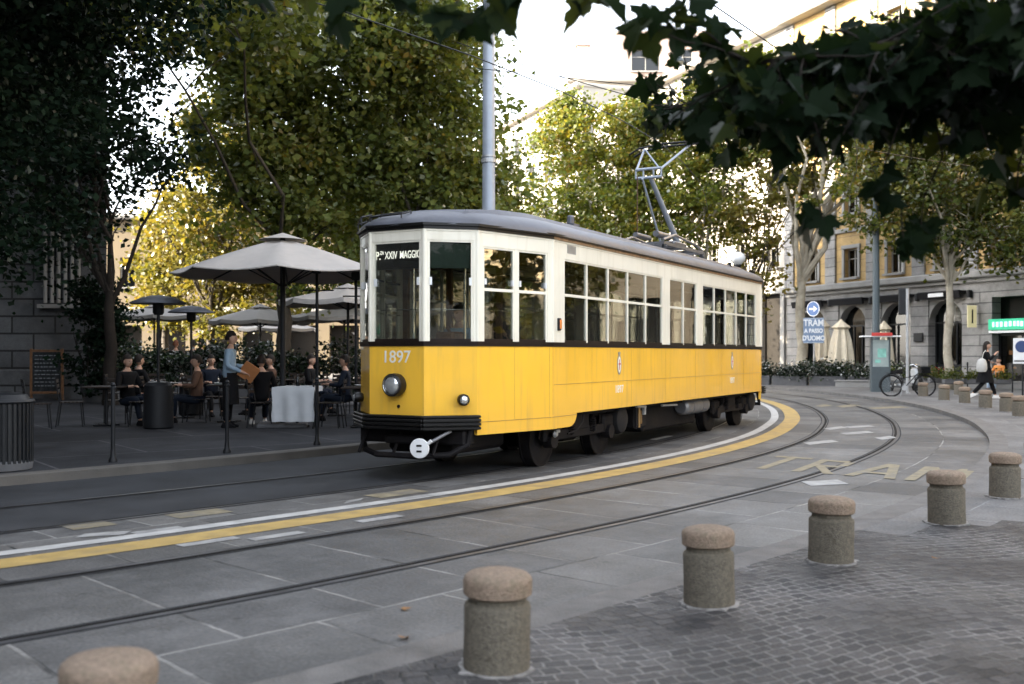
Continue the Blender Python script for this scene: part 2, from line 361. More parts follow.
M['pale'] = mat('pale_plaster', (.36, .335, .30), .9, var=.1, scale=.8, stain=(.27, .24, .21), stain_amt=.5)
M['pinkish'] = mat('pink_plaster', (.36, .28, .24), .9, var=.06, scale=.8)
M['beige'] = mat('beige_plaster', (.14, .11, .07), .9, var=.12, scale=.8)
M['shutter'] = mat('shutter', (.10, .12, .12), .6)
M['winframe'] = mat('window_frame', (.3, .29, .27), .6)
M['dark'] = mat('dark_interior', (.02, .018, .016), .9)
M['awning'] = mat('awning_black', (.015, .015, .017), .8)
M['tile'] = mat('roof_tiles', (.25, .12, .08), .9, var=.2)
M['green_sign'] = mat('green_sign', (.02, .30, .16), .4, emit=(.03, .6, .32), estr=.09)
M['bark'] = mat('plane_bark', (.36, .32, .25), .85, var=.2, scale=4, bump=.4, bscale=20, stain=(.17, .15, .10), stain_amt=.8)
M['bark_dark'] = mat('dark_bark', (.02, .016, .013), .9, var=.3, scale=6, bump=.6, bscale=25)
M['bark_mid'] = mat('mid_bark', (.055, .045, .034), .9, var=.3, scale=5, bump=.5, bscale=25)
M['skin'] = mat('skin', (.5, .3, .21), .55, var=.05)
M['hair'] = mat('hair', (.02, .015, .012), .6, var=.2)
M['blueshirt'] = mat('blue_shirt', (.26, .36, .46), .85, var=.1, bump=.2)
M['black_cloth'] = mat('black_cloth', (.006, .006, .007), .9, var=.2)
M['navy'] = mat('navy_cloth', (.010, .014, .024), .85, var=.2)
M['jeans'] = mat('pale_jeans', (.3, .38, .48), .85, var=.15)
M['brown_cloth'] = mat('brown_cloth', (.10, .05, .03), .85, var=.2)
M['orange_cloth'] = mat('orange_cloth', (.55, .2, .04), .8, var=.1)
M['shoe_white'] = mat('white_shoe', (.6, .58, .55), .6)
M['bagwhite'] = mat('pale_backpack', (.48, .47, .44), .8, var=.1)
M['menu'] = mat('orange_menu', (.42, .17, .06), .6, var=.15)
M['board'] = mat('chalkboard', (.02, .022, .024), .7, var=.5, scale=14, stain=(.09, .10, .11), stain_amt=.5)
M['rubber'] = mat('rubber', (.015, .015, .015), .8)
M['potgrey'] = mat('planter_grey', (.09, .09, .095), .8, var=.15)
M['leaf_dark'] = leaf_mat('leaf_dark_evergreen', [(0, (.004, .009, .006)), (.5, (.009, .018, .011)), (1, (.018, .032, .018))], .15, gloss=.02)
M['leaf_mid'] = leaf_mat('leaf_mid', [(0, (.035, .05, .015)), (.45, (.14, .18, .05)), (.8, (.19, .20, .055)), (1, (.20, .14, .04))], .5, gloss=.08)
M['leaf_gold'] = leaf_mat('leaf_gold', [(0, (.08, .09, .016)), (.4, (.12, .115, .028)), (.8, (.18, .15, .04)), (1, (.20, .14, .04))], .45, gloss=.06)
M['leaf_yg'] = leaf_mat('leaf_yellow_green', [(0, (.05, .08, .018)), (.5, (.12, .15, .03)), (.8, (.20, .19, .035)), (1, (.25, .15, .03))], .45, gloss=.06)
M['leaf_right'] = leaf_mat('leaf_right', [(0, (.03, .05, .015)), (.5, (.075, .095, .022)), (.85, (.16, .145, .035)), (1, (.22, .14, .035))], .45, gloss=.08)
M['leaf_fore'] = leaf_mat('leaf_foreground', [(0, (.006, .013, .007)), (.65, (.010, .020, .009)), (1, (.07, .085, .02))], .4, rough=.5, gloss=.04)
M['leaf_fallen'] = mat('fallen_leaf_brown', (.25, .13, .05), .8)
M['hedge'] = leaf_mat('hedge_leaf', [(0, (.008, .015, .008)), (.6, (.015, .028, .012)), (1, (.05, .08, .02))], .2)

# ------------------------------------------------------------------ tram line geometry (a track centreline measured on the ground)
CP = [(-14, -2.6), (-9.0, 1.75), (-5.3, 4.85), (-3.28, 6.6), (-2.21, 7.66), (-1.52, 8.42), (-0.93, 9.04), (0.0, 10.08), (0.97, 11.25), (1.96, 12.55), (2.85, 13.85),
      (3.7, 15.22), (4.58, 16.84), (5.42, 18.62), (6.30, 20.98), (7.11, 23.55), (7.98, 27.3), (8.45, 30.6), (8.62, 33.2), (8.5, 37.), (7.8, 42.), (6.2, 48.), (3.5, 55.)]
def curve_pts(cp, step=.3):
    P = [Vector((x, y)) for x, y in cp]; out = []
    for i in range(len(P) - 1):
        p0 = P[max(i - 1, 0)]; p1 = P[i]; p2 = P[i + 1]; p3 = P[min(i + 2, len(P) - 1)]
        n = max(2, int((p2 - p1).length / .1))
        for k in range(n):
            t = k / n
            out.append(.5 * ((2 * p1) + (p2 - p0) * t + (2 * p0 - 5 * p1 + 4 * p2 - p3) * t * t + (3 * p1 - p0 - 3 * p2 + p3) * t ** 3))
    out.append(P[-1])
    A = np.array([(p.x, p.y) for p in out])
    for _ in range(60): A[1:-1] = .25 * A[:-2] + .5 * A[1:-1] + .25 * A[2:]
    d = np.r_[0, np.cumsum(np.hypot(*np.diff(A, axis=0).T))]
    s = np.arange(0, d[-1], step)
    return np.c_[np.interp(s, d, A[:, 0]), np.interp(s, d, A[:, 1])], s
CUR, CS = curve_pts(CP)
TG = np.gradient(CUR, axis=0); TG /= np.hypot(TG[:, 0], TG[:, 1])[:, None]
for _ in range(10): TG[1:-1] = .25 * TG[:-2] + .5 * TG[1:-1] + .25 * TG[2:]
TG /= np.hypot(TG[:, 0], TG[:, 1])[:, None]
def off(s, o):
    """point at arc length s, o metres to the left (far side) of the reference rail"""
    x = np.interp(s, CS, CUR[:, 0]); y = np.interp(s, CS, CUR[:, 1])
    tx = np.interp(s, CS, TG[:, 0]); ty = np.interp(s, CS, TG[:, 1])
    return (x - ty * o, y + tx * o)
def tang(s): return float(np.interp(s, CS, TG[:, 0])), float(np.interp(s, CS, TG[:, 1]))
def s_of(x, y):
    i = int(np.argmin((CUR[:, 0] - x) ** 2 + (CUR[:, 1] - y) ** 2)); return float(CS[i])
def so_of(x, y):
    s = s_of(x, y); tx, ty = tang(s); cx, cy = off(s, 0)
    s += (x - cx) * tx + (y - cy) * ty; cx, cy = off(s, 0); tx, ty = tang(s)
    return s, -(x - cx) * ty + (y - cy) * tx
SMAX = float(CS[-1])
def hr(s): return .006 + .085 * min(1, max(0, (s - 24) / 8))     # height of the right-hand pavement: flush near, a kerb farther on

def ribbon(mb, o0, o1, z, s0=0, s1=SMAX, ds=.45, zf=None, cols=1):
    ss = np.arange(s0, s1 + 1e-6, ds)
    if len(ss) < 2 or ss[-1] < s1 - 1e-3: ss = np.r_[ss, s1]
    us = np.linspace(o0, o1, cols + 1)
    for a, b in zip(ss[:-1], ss[1:]):
        za = zf(a) if zf else z; zb = zf(b) if zf else z
        for u0, u1 in zip(us[:-1], us[1:]):
            p = [(*off(a, u0), za), (*off(a, u1), za), (*off(b, u1), zb), (*off(b, u0), zb)]
            p.reverse()
            mb.face(p, [(b, u0), (b, u1), (a, u1), (a, u0)])
def weld(o):
    import bmesh
    bm = bmesh.new(); bm.from_mesh(o.data); bmesh.ops.remove_doubles(bm, verts=bm.verts, dist=1e-4); bm.to_mesh(o.data); bm.free(); return o

# ------------------------------------------------------------------ setting
g = MB(); g.face([(-600, -600, -.05), (600, -600, -.05), (600, 600, -.05), (-600, 600, -.05)]); g.build('ground', M['ground'], kind='structure')
# far square surface
g = MB(); g.face([(-60, -30, -.02), (60, -30, -.02), (60, 110, -.02), (-60, 110, -.02)], [(-60, -30), (60, -30), (60, 110), (-60, 110)]); g.build('square', M['pave'], kind='structure')
GA = 1.4566
r = MB(); ribbon(r, 0, 1.97, 0); weld(r.build('road', M['slabs'], kind='structure'))
r = MB(); ribbon(r, -GA, 0, 0); weld(r.build('road_between_rails', M['slabs_near'], kind='structure'))
r = MB(); ribbon(r, -GA - 1.45, -GA, 0); weld(r.build('road_outer_lane', M['slabs'], kind='structure'))
r = MB(); ribbon(r, 1.97, 5.13, 0); weld(r.build('road_asphalt', M['asphalt'], kind='structure'))
# flush granite strip / kerb at right
r = MB(); ribbon(r, -GA - 1.72, -GA - 1.45, 0, zf=hr)
ss = np.arange(0, SMAX, .6)
for a, b in zip(ss[:-1], ss[1:]):
    r.face([(*off(a, -GA - 1.45), -.02), (*off(b, -GA - 1.45), -.02), (*off(b, -GA - 1.45), hr(b)), (*off(a, -GA - 1.45), hr(a))])
weld(r.build('kerb_right', M['strip'], kind='structure'))
r = MB(); ribbon(r, -GA - 26, -GA - 1.72, 0, zf=lambda s: hr(s) - .001, cols=8); weld(r.build('pavement_right', M['pave'], kind='structure'))
# cobbles at the near right, edge runs diagonally
r = MB()
ang = R(24)
def cob_uv(x, y): return (x * math.cos(ang) + y * math.sin(ang) + .25 * math.sin(y * .9), -x * math.sin(ang) + y * math.cos(ang) + .12 * math.sin(x * 2.1))
s = 0
while s < 34:
    for k in range(30):
        u0 = -GA - 1.72 - .4 * k; u1 = u0 - .4
        pts = [off(s, u0), off(s, u1), off(s + .4, u1), off(s + .4, u0)]
        cy = sum(p[1] for p in pts) / 4; cx = sum(p[0] for p in pts) / 4
        lim = 8.35 + .42 * (cx - 2.9)
        if cy < lim and cx < 14:
            r.face([(p[0], p[1], .0105) for p in reversed(pts)], [cob_uv(*p) for p in reversed(pts)])
    s += .4
weld(r.build('cobblestones', M['setts'], kind='structure'))
# left pavement, raised 12 cm, with kerb
SE = s_of(8.5, 37.5)
kp = [off(s, 5.29) for s in np.arange(0, SMAX, .6)]
r = MB(); poly = kp + [(-60, 62), (-60, -10)]
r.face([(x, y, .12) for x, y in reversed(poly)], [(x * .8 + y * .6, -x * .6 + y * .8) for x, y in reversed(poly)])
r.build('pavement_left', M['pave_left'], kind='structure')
r = MB(); ss = np.arange(0, SMAX, .6)
for i, (a, b) in enumerate(zip(ss[:-1], ss[1:])):
    q = [off(a, 5.13), off(b, 5.13), off(b, 5.29), off(a, 5.29)]
    r.face([(*q[0], .0), (*q[1], .0), (*q[1], .105), (*q[0], .105)])
    i0, i1 = off(a, 5.15), off(b, 5.15)
    r.face([(*q[0], .105), (*q[1], .105), (*i1, .123), (*i0, .123)])
    r.face([(*i0, .123), (*i1, .123), (*q[2], .123), (*q[3], .123)])
weld(r.build('kerb_left', M['kerb'], kind='structure'))
for k, s0 in enumerate(np.arange(6, 40, 1.9)):
    pass
# tram tracks: steel head, dark groove, inner lip
def track(o_l, o_r, name):
    r = MB(); r.cur = 0
    for o, sg in ((o_l, -1), (o_r, 1)):       # groove lies inside the gauge
        r.cur = 0; ribbon(r, o - .024, o + .024, .006)
        r.cur = 1; ribbon(r, o + sg * .030 - (.044 if sg < 0 else 0), o + sg * .030 + (.044 if sg > 0 else 0), .0045)
        r.cur = 2
        for so in (-1, 1): c2 = o + so * .034 + (.066 * sg if so == sg else 0); ribbon(r, c2 - .012, c2 + .012, .0035)
    weld(r.build(name, [M['steel'], M['groove'], M['asphalt']], kind='structure'))
track(0, -GA, 'tram_track')
track(1.97 + GA + .04, 1.97, 'tram_track')
# painted lines
r = MB(); ribbon(r, .50, .84, .0045, s0=0, s1=SMAX); weld(r.build('yellow_line', M['yline'], kind='structure'))
r = MB(); ribbon(r, .98, 1.15, .0045, s0=0, s1=SMAX); weld(r.build('white_line', M['wline'], kind='structure'))
FX, HZ, CH = 1030., 353.5, 1.48
def gp(px, py, z=0.):
    """a measured ground point of the photograph as world x, y"""
    D = (CH - z) * FX / (py - HZ); return (px - 512) * D / FX, D
yp = [(62, 527, 115, 524), (167, 516, 230, 511.5), (372, 497, 420, 490.5)]
wp = [(80, 536, 128, 533), (178, 546, 238, 538), (250, 540, 303, 532.5), (357, 522, 402, 516), (345, 503, 362, 499.5), (130, 533, 185, 528),
      (395, 501, 430, 495), (655, 440, 668, 436)]
wf = [(827, 429.5, 844, 427), (847, 427.5, 872, 426), (843, 434, 871, 432), (806, 444, 835, 441), (878, 439, 894, 437), (806, 484, 843, 482)]
yf = [(818, 406.5, 829, 405), (839, 407, 857, 405), (870, 408.5, 905, 407)]
def patches(lst, name, m, wid, z=.0048):
    mb = MB()
    for a, b, c, d in lst:
        s0, o0 = so_of(*gp(a, b)); s1, o1 = so_of(*gp(c, d)); o = (o0 + o1) / 2
        if abs(s1 - s0) < .35:
            P = gp(a, b); Q = gp(c, d); w2 = .09
            mb.face([(P[0], P[1] - w2, z), (Q[0], Q[1] - w2, z), (Q[0], Q[1] + w2, z), (P[0], P[1] + w2, z)])
        else:
            ribbon(mb, o - wid / 2, o + wid / 2, z, s0=min(s0, s1), s1=max(s0, s1), ds=.3)
    mb.build(name, m, kind='structure')
patches(yp, 'yellow_road_patches', M['yfade'], .3)
patches(wp, 'white_road_patches', M['wfade'], .13)
mb = MB()
for lst, ci in ((wf, 0), (yf, 1)):
    mb.cur = ci
    for a, b, c, d in lst:
        P = gp(a, b); Q = gp(c, d); w2 = .2 if b > 420 else .35
        mb.face([(P[0], P[1] - w2, .0048), (Q[0], Q[1] - w2, .0048), (Q[0], Q[1] + w2, .0048), (P[0], P[1] + w2, .0048)])
mb.build('faded_road_marks', [M['wfade'], M['yfade']], kind='structure')
# TRAM painted on the road
ux = Vector((.757, -.653, 0)); uy = Vector((.50, .866, 0))
def letters(org, w, h, strokes, sw, name):
    mb = MB()
    for ch, polys in strokes:
        for (x0, y0, x1, y1, wd) in polys:
            a = Vector((x0, y0)); b = Vector((x1, y1)); d = (b - a).normalized(); nn = Vector((-d.y, d.x)) * wd / 2
            # widths measured in metres
            q = [a + nn, a - nn, b - nn, b + nn]
            zz = .0048 + .0004 * len(mb.f)
            mb.face([Vector(org) + ux * (ch + p.x) + uy * p.y + Vector((0, 0, zz)) for p in q])
    return mb.build(name, M['yfade'], kind='structure')
H = 1.65; lw = .13
letters((2.98, 13.38, 0), 1, 1, [
    (0, [(.27, 0, .27, H, lw), (0, H - .02, .55, H - .02, .2)]),
    (.68, [(.07, 0, .07, H, lw), (.13, H - .1, .42, H - .1, .2), (.45, H - .15, .45, H * .6, lw), (.13, H * .52, .44, H * .52, .2), (.2, H * .46, .5, 0, lw)]),
    (1.4, [(.03, 0, .27, H, lw), (.53, 0, .31, H - .05, lw), (.15, H * .3, .43, H * .3, .18)]),
    (2.1, [(.06, 0, .06, H, lw), (.1, H, .3, H * .45, lw), (.32, H * .5, .52, H, lw), (.56, 0, .56, H - .03, lw)])], lw, 'tram_lettering_on_road')
# ------------------------------------------------------------------ bollards
def bollard_proto():
    e = empty('stone_bollard', (0, 0, 0))
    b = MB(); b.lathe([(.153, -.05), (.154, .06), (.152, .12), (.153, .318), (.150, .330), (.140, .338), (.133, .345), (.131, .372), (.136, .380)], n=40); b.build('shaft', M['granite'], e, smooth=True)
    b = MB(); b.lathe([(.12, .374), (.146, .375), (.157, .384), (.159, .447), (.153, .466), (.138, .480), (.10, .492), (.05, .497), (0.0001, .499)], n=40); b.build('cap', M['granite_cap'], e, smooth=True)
    b = MB(); n = 34; pts = []
    for k in range(n):
        t = 2 * math.pi * k / n; rr = .178 + .05 * noise.noise(Vector((math.cos(t) * 2.6, math.sin(t) * 2.6, 3))) + random.uniform(-.012, .012)
        pts.append((rr * math.cos(t), rr * math.sin(t)))
    b.prism(pts, .0, .014); b.build('mortar_bed', M['mortar'], e)
    return e
BO = [(-1.31, 3.33), (-.07, 4.67), (1.13, 5.9), (2.21, 7.14), (3.71, 8.79), (4.98, 10.41), (6.12, 11.95), (11.14, 22.6), (11.71, 24.4), (11.99, 26.1), (12.59, 28.65), (12.76, 30.43), (13.25, 33.2), (14.87, 34.3)]
BL = ['stone bollard cut off by the bottom left edge, only its rusty cap showing', 'large stone bollard in the foreground standing between road slabs and cobbles, bottom centre',
      'stone bollard on the cobbles just right of the largest complete one', 'stone bollard on the cobbles below the A of the TRAM road lettering',
      'stone bollard beside the end of the cobbles, below the faded M on the road', 'stone bollard near the right edge just beyond the cobbles',
      'stone bollard cut in half by the right edge of the picture', 'far stone bollard at the right edge, first of the distant row', 'second stone bollard from the right in the distant row',
      'stone bollard in the distant row in front of the walking woman', 'far stone bollard left of the walking woman\'s shoes', 'far stone bollard between the bicycle and the walking woman',
      'far stone bollard in front of the bicycle\'s front wheel', 'pale far stone bollard set back behind the distant row']
bp0 = bollard_proto(); tag(bp0, cat='bollard', group='stone bollards along the curved road edge')
for i, (x, y) in enumerate(BO):
    o = bp0 if i == 0 else copy_thing(bp0, (0, 0, 0))
    s, oo = so_of(x, y); q_ = .155 / math.hypot(x, y); x *= 1 + q_; y *= 1 + q_;  o.location = (x, y, hr(s) - (0.0 if y > 20 else .0)); o.rotation_euler = (R(1.2) * math.sin(i * 1.9), R(1.2) * math.cos(i * 2.7), i * 1.3); o['label'] = BL[i]
    sc = 1 + .03 * math.sin(i * 2.3); o.scale = (sc, sc, .93 + .015 * math.sin(i * 3.1))
# ------------------------------------------------------------------ the tram
TA = math.atan2(.8757, .4829)
tram = empty('tram', (.588, 15.517, .0), TA, label='yellow and cream vintage tram numbered 1897 on the curved track', cat='tram')
def TW(x, y, z=0):
    c, s_ = math.cos(TA), math.sin(TA); return (.588 + x * c - y * s_, 15.517 + x * s_ + y * c, z)
XF = -2.3; XR = 7.36; XC = (XF + XR) / 2
half = [(-4.01, -.385), (-3.58, -.84), (-2.3, -1.175)]
near = half + [(2 * XC - x, y) for x, y in reversed(half)]
outl = near + [(x, -y) for x, y in reversed(near)]          # closed outline, counter-clockwise seen from above
edges = [(outl[i], outl[(i + 1) % len(outl)]) for i in range(len(outl))]
def ebox(mb, e, s0, s1, z0, z1, th=.05, out=0., bev=0):
    (x0, y0), (x1, y1) = e; d = Vector((x1 - x0, y1 - y0)); Lg = d.length; d.normalize(); n = Vector((d.y, -d.x))
    c = Vector((x0, y0)) + d * (s0 + s1) / 2 + n * (out - th / 2)
    mb.box((c.x, c.y, (z0 + z1) / 2), (s1 - s0, th, z1 - z0), math.atan2(d.y, d.x), bev)
def elen(e): return math.hypot(e[1][0] - e[0][0], e[1][1] - e[0][1])
NOSE = [i for i, e in enumerate(edges) if abs((e[0][0] + e[1][0]) / 2 - XC) > 5.9]     # front & rear three facets
TAPER = [i for i, e in enumerate(edges) if 4.9 < abs((e[0][0] + e[1][0]) / 2 - XC) <= 5.9]
SIDE = [i for i, e in enumerate(edges) if elen(e) > 5]
low = MB(); belt = MB(); up = MB(); seam = MB()
for i, e in enumerate(edges):
    Lg = elen(e); zl = .745 if i in NOSE else (.53 if i in TAPER else .70)
    ebox(low, e, 0, Lg, zl, 1.565)
    ebox(belt, e, -.008, Lg + .008, 1.565, 1.60, .07, .012); ebox(belt, e, -.01, Lg + .01, 1.60, 1.622, .07, .022)
    wt = 2.79 if i in NOSE else (2.735 if i in TAPER else 2.695)
    ebox(up, e, 0, Lg, wt, 2.915, .05)
    ebox(up, e, -.004, Lg + .004, 2.895, 2.918, .05, .008)
    if i in TAPER:
        ebox(seam, e, .02, Lg - .02, .676, .684, .01, .004)
        for q in (.48, .96): ebox(seam, e, Lg * q - .002, Lg * q + .002, .69, 1.56, .006, .0015)
# stepped skirt with a quarter-round behind the platform on each side, both ends
for sy in (-1, 1):
    for x0, sg in ((XF, 1),):
        pts = [(x0, .53), (x0 + sg * .50, .53)] + [(x0 + sg * (.50 + .22 * math.sin(t) ), .53 + .175 * (1 - math.cos(t)) ) for t in [R(15 * k) for k in range(1, 7)]] + [(x0, .702)]
        if sg * sy < 0: pts = pts[::-1]
        n = len(pts); y0 = sy * 1.175; y1 = sy * 1.125
        vs = [(x, y0, z) for x, z in pts] + [(x, y1, z) for x, z in pts]
        low.raw(vs, [tuple(range(n)), tuple(reversed(range(n, 2 * n)))] + [(k, k + n, (k + 1) % n + n, (k + 1) % n) for k in range(n)])
for i in SIDE:
    e = edges[i]; Lg = elen(e)
    ebox(seam, e, .05, Lg - .05, 1.083, 1.090, .01, .0035)
    ebox(seam, e, 0, .7, .676, .684, .01, .004)
    for q in (.02, 1.2, 2.6, 4.05, 5.5, 7.0, 8.4, Lg - .03): ebox(seam, e, q - .002, q + .002, .71, 1.56, .006, .0015)
low.build('lower_body', M['tyellow'], tram)
seam.build('panel_seam', mat('tram_seam', (.42, .25, .05), .6), tram)
belt.build('belt_moulding', M['tbrown'], tram)
wind = []     # (edge, s0, s1, z0, z1, kind)
pt = [-1.95, -1.245, -.53, .185, .9, 1.62]; pt2 = [1.94, 2.61, 3.28]; pt3 = [3.6, 4.28, 4.96, 5.64, 6.32, 7.0]
for i in SIDE:
    e = edges[i]; Lg = elen(e); fl = e[0][0] > e[1][0]
    def S(t): return (XR - t) if fl else (t - XF)
    lim = [-2.3 + 0]
    segs = []
    for arr in (pt, pt2, pt3):
        for a, b in zip(arr[:-1], arr[1:]): segs.append((a, b))
    for a, b in segs: wind.append((i, min(S(a), S(b)), max(S(a), S(b)), 1.622, 2.695, 'side'))
    for a, b in ((XF, -1.95), (1.62, 1.94), (3.28, 3.6), (7.0, XR)):
        ebox(up, e, min(S(a), S(b)), max(S(a), S(b)), 1.622, 2.70, .05)
for i in TAPER:
    e = edges[i]; Lg = elen(e); fr = e[0][0] < e[1][0]
    outer_first = abs(e[0][0] - XC) > abs(e[1][0] - XC)
    a, b = (.10, .09) if outer_first else (.09, .10)
    ebox(up, e, 0, a, 1.622, 2.74, .05); ebox(up, e, Lg - b, Lg, 1.622, 2.74, .05)
    mid = a + (Lg - a - b) / 2
    ebox(up, e, mid - .028, mid + .028, 1.622, 2.74, .05, -.004)
    wind += [(i, a, mid - .028, 1.622, 2.735, 'taper'), (i, mid + .028, Lg - b, 1.622, 2.735, 'taper')]
for i in NOSE:
    e = edges[i]; Lg = elen(e)
    ebox(up, e, 0, .045, 1.622, 2.80, .05); ebox(up, e, Lg - .045, Lg, 1.622, 2.80, .05)
    wind.append((i, .045, Lg - .045, 1.622, 2.79, 'nose'))
# rounded corner posts where facets meet
for i, (x, y) in enumerate(outl):
    up.tube([(x * 1. - .018 * np.sign(x - XC), y * .985, 1.622), (x - .018 * np.sign(x - XC), y * .985, 2.915)], .031, 10)
up.build('upper_body', M['tcream'], tram)
for (i, s0, s1, z0, z1, kd) in wind:
    e = edges[i]; f = MB(); fw = .022 if kd == 'side' else .026
    f.cur = 0
    ebox(f, e, s0, s0 + fw, z0, z1, .03, -.008); ebox(f, e, s1 - fw, s1, z0, z1, .03, -.008)
    ebox(f, e, s0 + fw, s1 - fw, z1 - .022, z1, .03, -.008)
    f.cur = 1
    ebox(f, e, s0 + fw, s1 - fw, z0, z0 + .03, .03, -.008)
    f.cur = 0
    if kd != 'nose': ebox(f, e, s0 + fw, s1 - fw, 2.215, 2.25, .034, -.006)
    if kd == 'taper':
        f.cur = 1; ebox(f, e, s0 + fw, s1 - fw, 2.40, 2.425, .02, -.05)
        f.cur = 2; ebox(f, e, s0 + fw, s1 - fw, 1.985, 1.997, .012, -.055)
    if kd == 'nose':
        f.cur = 2; ebox(f, e, s0 + fw, s1 - fw, 1.985, 1.997, .012, -.055)
    fo = f.build('window', [M['tcream'], M['tbrown'], M['chrome']], tram)
    gl = MB(); ebox(gl, e, s0 + fw - .004, s1 - fw + .004, z0 + .02, z1 - .018, .005, -.022)
    gl.build('pane', M['glass'], fo)
    if kd == 'taper' or kd == 'nose':
        h = MB()
        for q in (s0 + .035, s1 - .035): ebox(h, e, q - .014, q + .014, 2.29 if kd == 'taper' else 2.27, 2.36, .03, .008)
        h.build('catch', M['white'], fo)
# gutter and roof
gt = MB(); wd = MB()
for i, e in enumerate(edges):
    if i in SIDE: ebox(wd, e, .01, elen(e) - .01, 2.918, 2.957, .07, .024)
    else: ebox(gt, e, -.008, elen(e) + .008, 2.918, 2.957, .07, .022)
    (gt if True else wd) and ebox(gt, e, -.02, elen(e) + .02, 2.955, 2.985, .10, .05)
wd.build('cornice_strip', M['twood'], tram)
gt.build('gutter', M['tblack'], tram)
rf = MB(); n = 160
def outline_at(k):
    t = k / n; tot = sum(elen(e) for e in edges); d = t * tot
    for e in edges:
        L_ = elen(e)
        if d <= L_: f_ = d / L_; return (e[0][0] + (e[1][0] - e[0][0]) * f_, e[0][1] + (e[1][1] - e[0][1]) * f_)
        d -= L_
    return outl[0]
base = [outline_at(k) for k in range(n)]
for _ in range(2): base = [((base[k - 1][0] + 2 * base[k][0] + base[(k + 1) % n][0]) / 4, (base[k - 1][1] + 2 * base[k][1] + base[(k + 1) % n][1]) / 4) for k in range(n)]
rings = []; K = 12
for j in range(K + 1):
    th = (math.pi / 2) * j / K; fy = math.cos(th) ** .9; z = 2.97 + .31 * math.sin(th) ** .95
    rg = []
    for x, y in base:
        ex = 1 + .045 / 5.6; X = XC + (x - XC) * ex; Y = y * 1.045
        dx = abs(X - XC); end = 6.75
        ins = 2.3 * (1 - fy)            # the ends come down as a dome
        lim = dx if dx < 4.4 else 4.4 + (dx - 4.4) * max(0.0, (end - 4.4 - ins)) / (end - 4.4)
        rg.append((XC + math.copysign(lim, X - XC), Y * fy, z))
    rings.append(rg)
vs = [p for rg in rings for p in rg]; fs = []
for j in range(K):
    for k in range(n): fs.append((j * n + k, j * n + (k + 1) % n, (j + 1) * n + (k + 1) % n, (j + 1) * n + k))
rf.raw(vs, fs)
rf.build('roof', M['troof'], tram, smooth=True)
dk = MB()   # raised central roof deck, with sloped ends
prof = [(-3.62, 3.10, 0), (-3.50, 3.20, 1), (-2.9, 3.27, 1), (-2.2, 3.31, 1), (7.3, 3.31, 1), (7.9, 3.27, 1), (8.5, 3.20, 1), (8.62, 3.10, 0)]
pv = []
for x, zt_, on_ in prof:
    wf_ = .62 if zt_ < 3.25 else .74
    for y, zz in ((-1.08, -.10), (-1, -.03), (-.5, .0), (0, .01), (.5, .0), (1, -.03), (1.08, -.10)):
        pv.append((x, y * wf_, zt_ + zz))
fs = []
for i in range(len(prof) - 1):
    for j in range(6): fs.append((i * 7 + j, i * 7 + 7 + j, i * 7 + 8 + j, i * 7 + j + 1))
dk.raw(pv, fs); dk.build('roof_deck', M['troof'], tram, smooth=True)
# roof rail at the front
rr = MB()
def rpt(x, y, z): return (x, y, z)
for a, b in (((-3.95, .55), (-3.45, .98)), ((-3.98, -.05), (-3.9, .45))):
    z0, z1 = 3.01, 3.11
    rr.tube([(*a, z0), (*a, z1), (*b, z1), (*b, z0)], .011, 6)
    rr.tube([(a[0] + .2, a[1], z0 + .06), (a[0] + .2, a[1], z1 + .05), (b[0] + .2, b[1], z1 + .05), (b[0] + .2, b[1], z0 + .06)], .011, 6)
    rr.tube([(*a, z1), (a[0] + .2, a[1], z1 + .05)], .011, 6); rr.tube([(*b, z1), (b[0] + .2, b[1], z1 + .05)], .011, 6)
rr.build('roof_rail', M['iron'], tram)
v = MB(); v.box((-.05, -.35, 3.46), (.12, .08, .14), bev=.02); v.box((-.05, -.35, 3.38), (.2, .2, .04)); v.build('roof_vent', M['troof'], tram)
v = MB(); v.tube([(6.6, -.75, 3.2), (6.6, -.75, 3.33)], .03, 8); v.build('horn', M['iron'], tram)
# front / rear fender, ribbed
for end in (-1, 1):
    b = MB()
    for i in NOSE:
        e = edges[i]
        if (e[0][0] < XC) != (end < 0): continue
        ext = .03
        for z0, z1, o in ((.60, .635, .085), (.645, .68, .095), (.69, .725, .095), (.735, .765, .085)): ebox(b, e, -ext, elen(e) + ext, z0, z1, .10, o, .008)
        ebox(b, e, -.01, elen(e) + .01, .595, .765, .06, .055)
    b.build('fender', M['tblack'], tram)
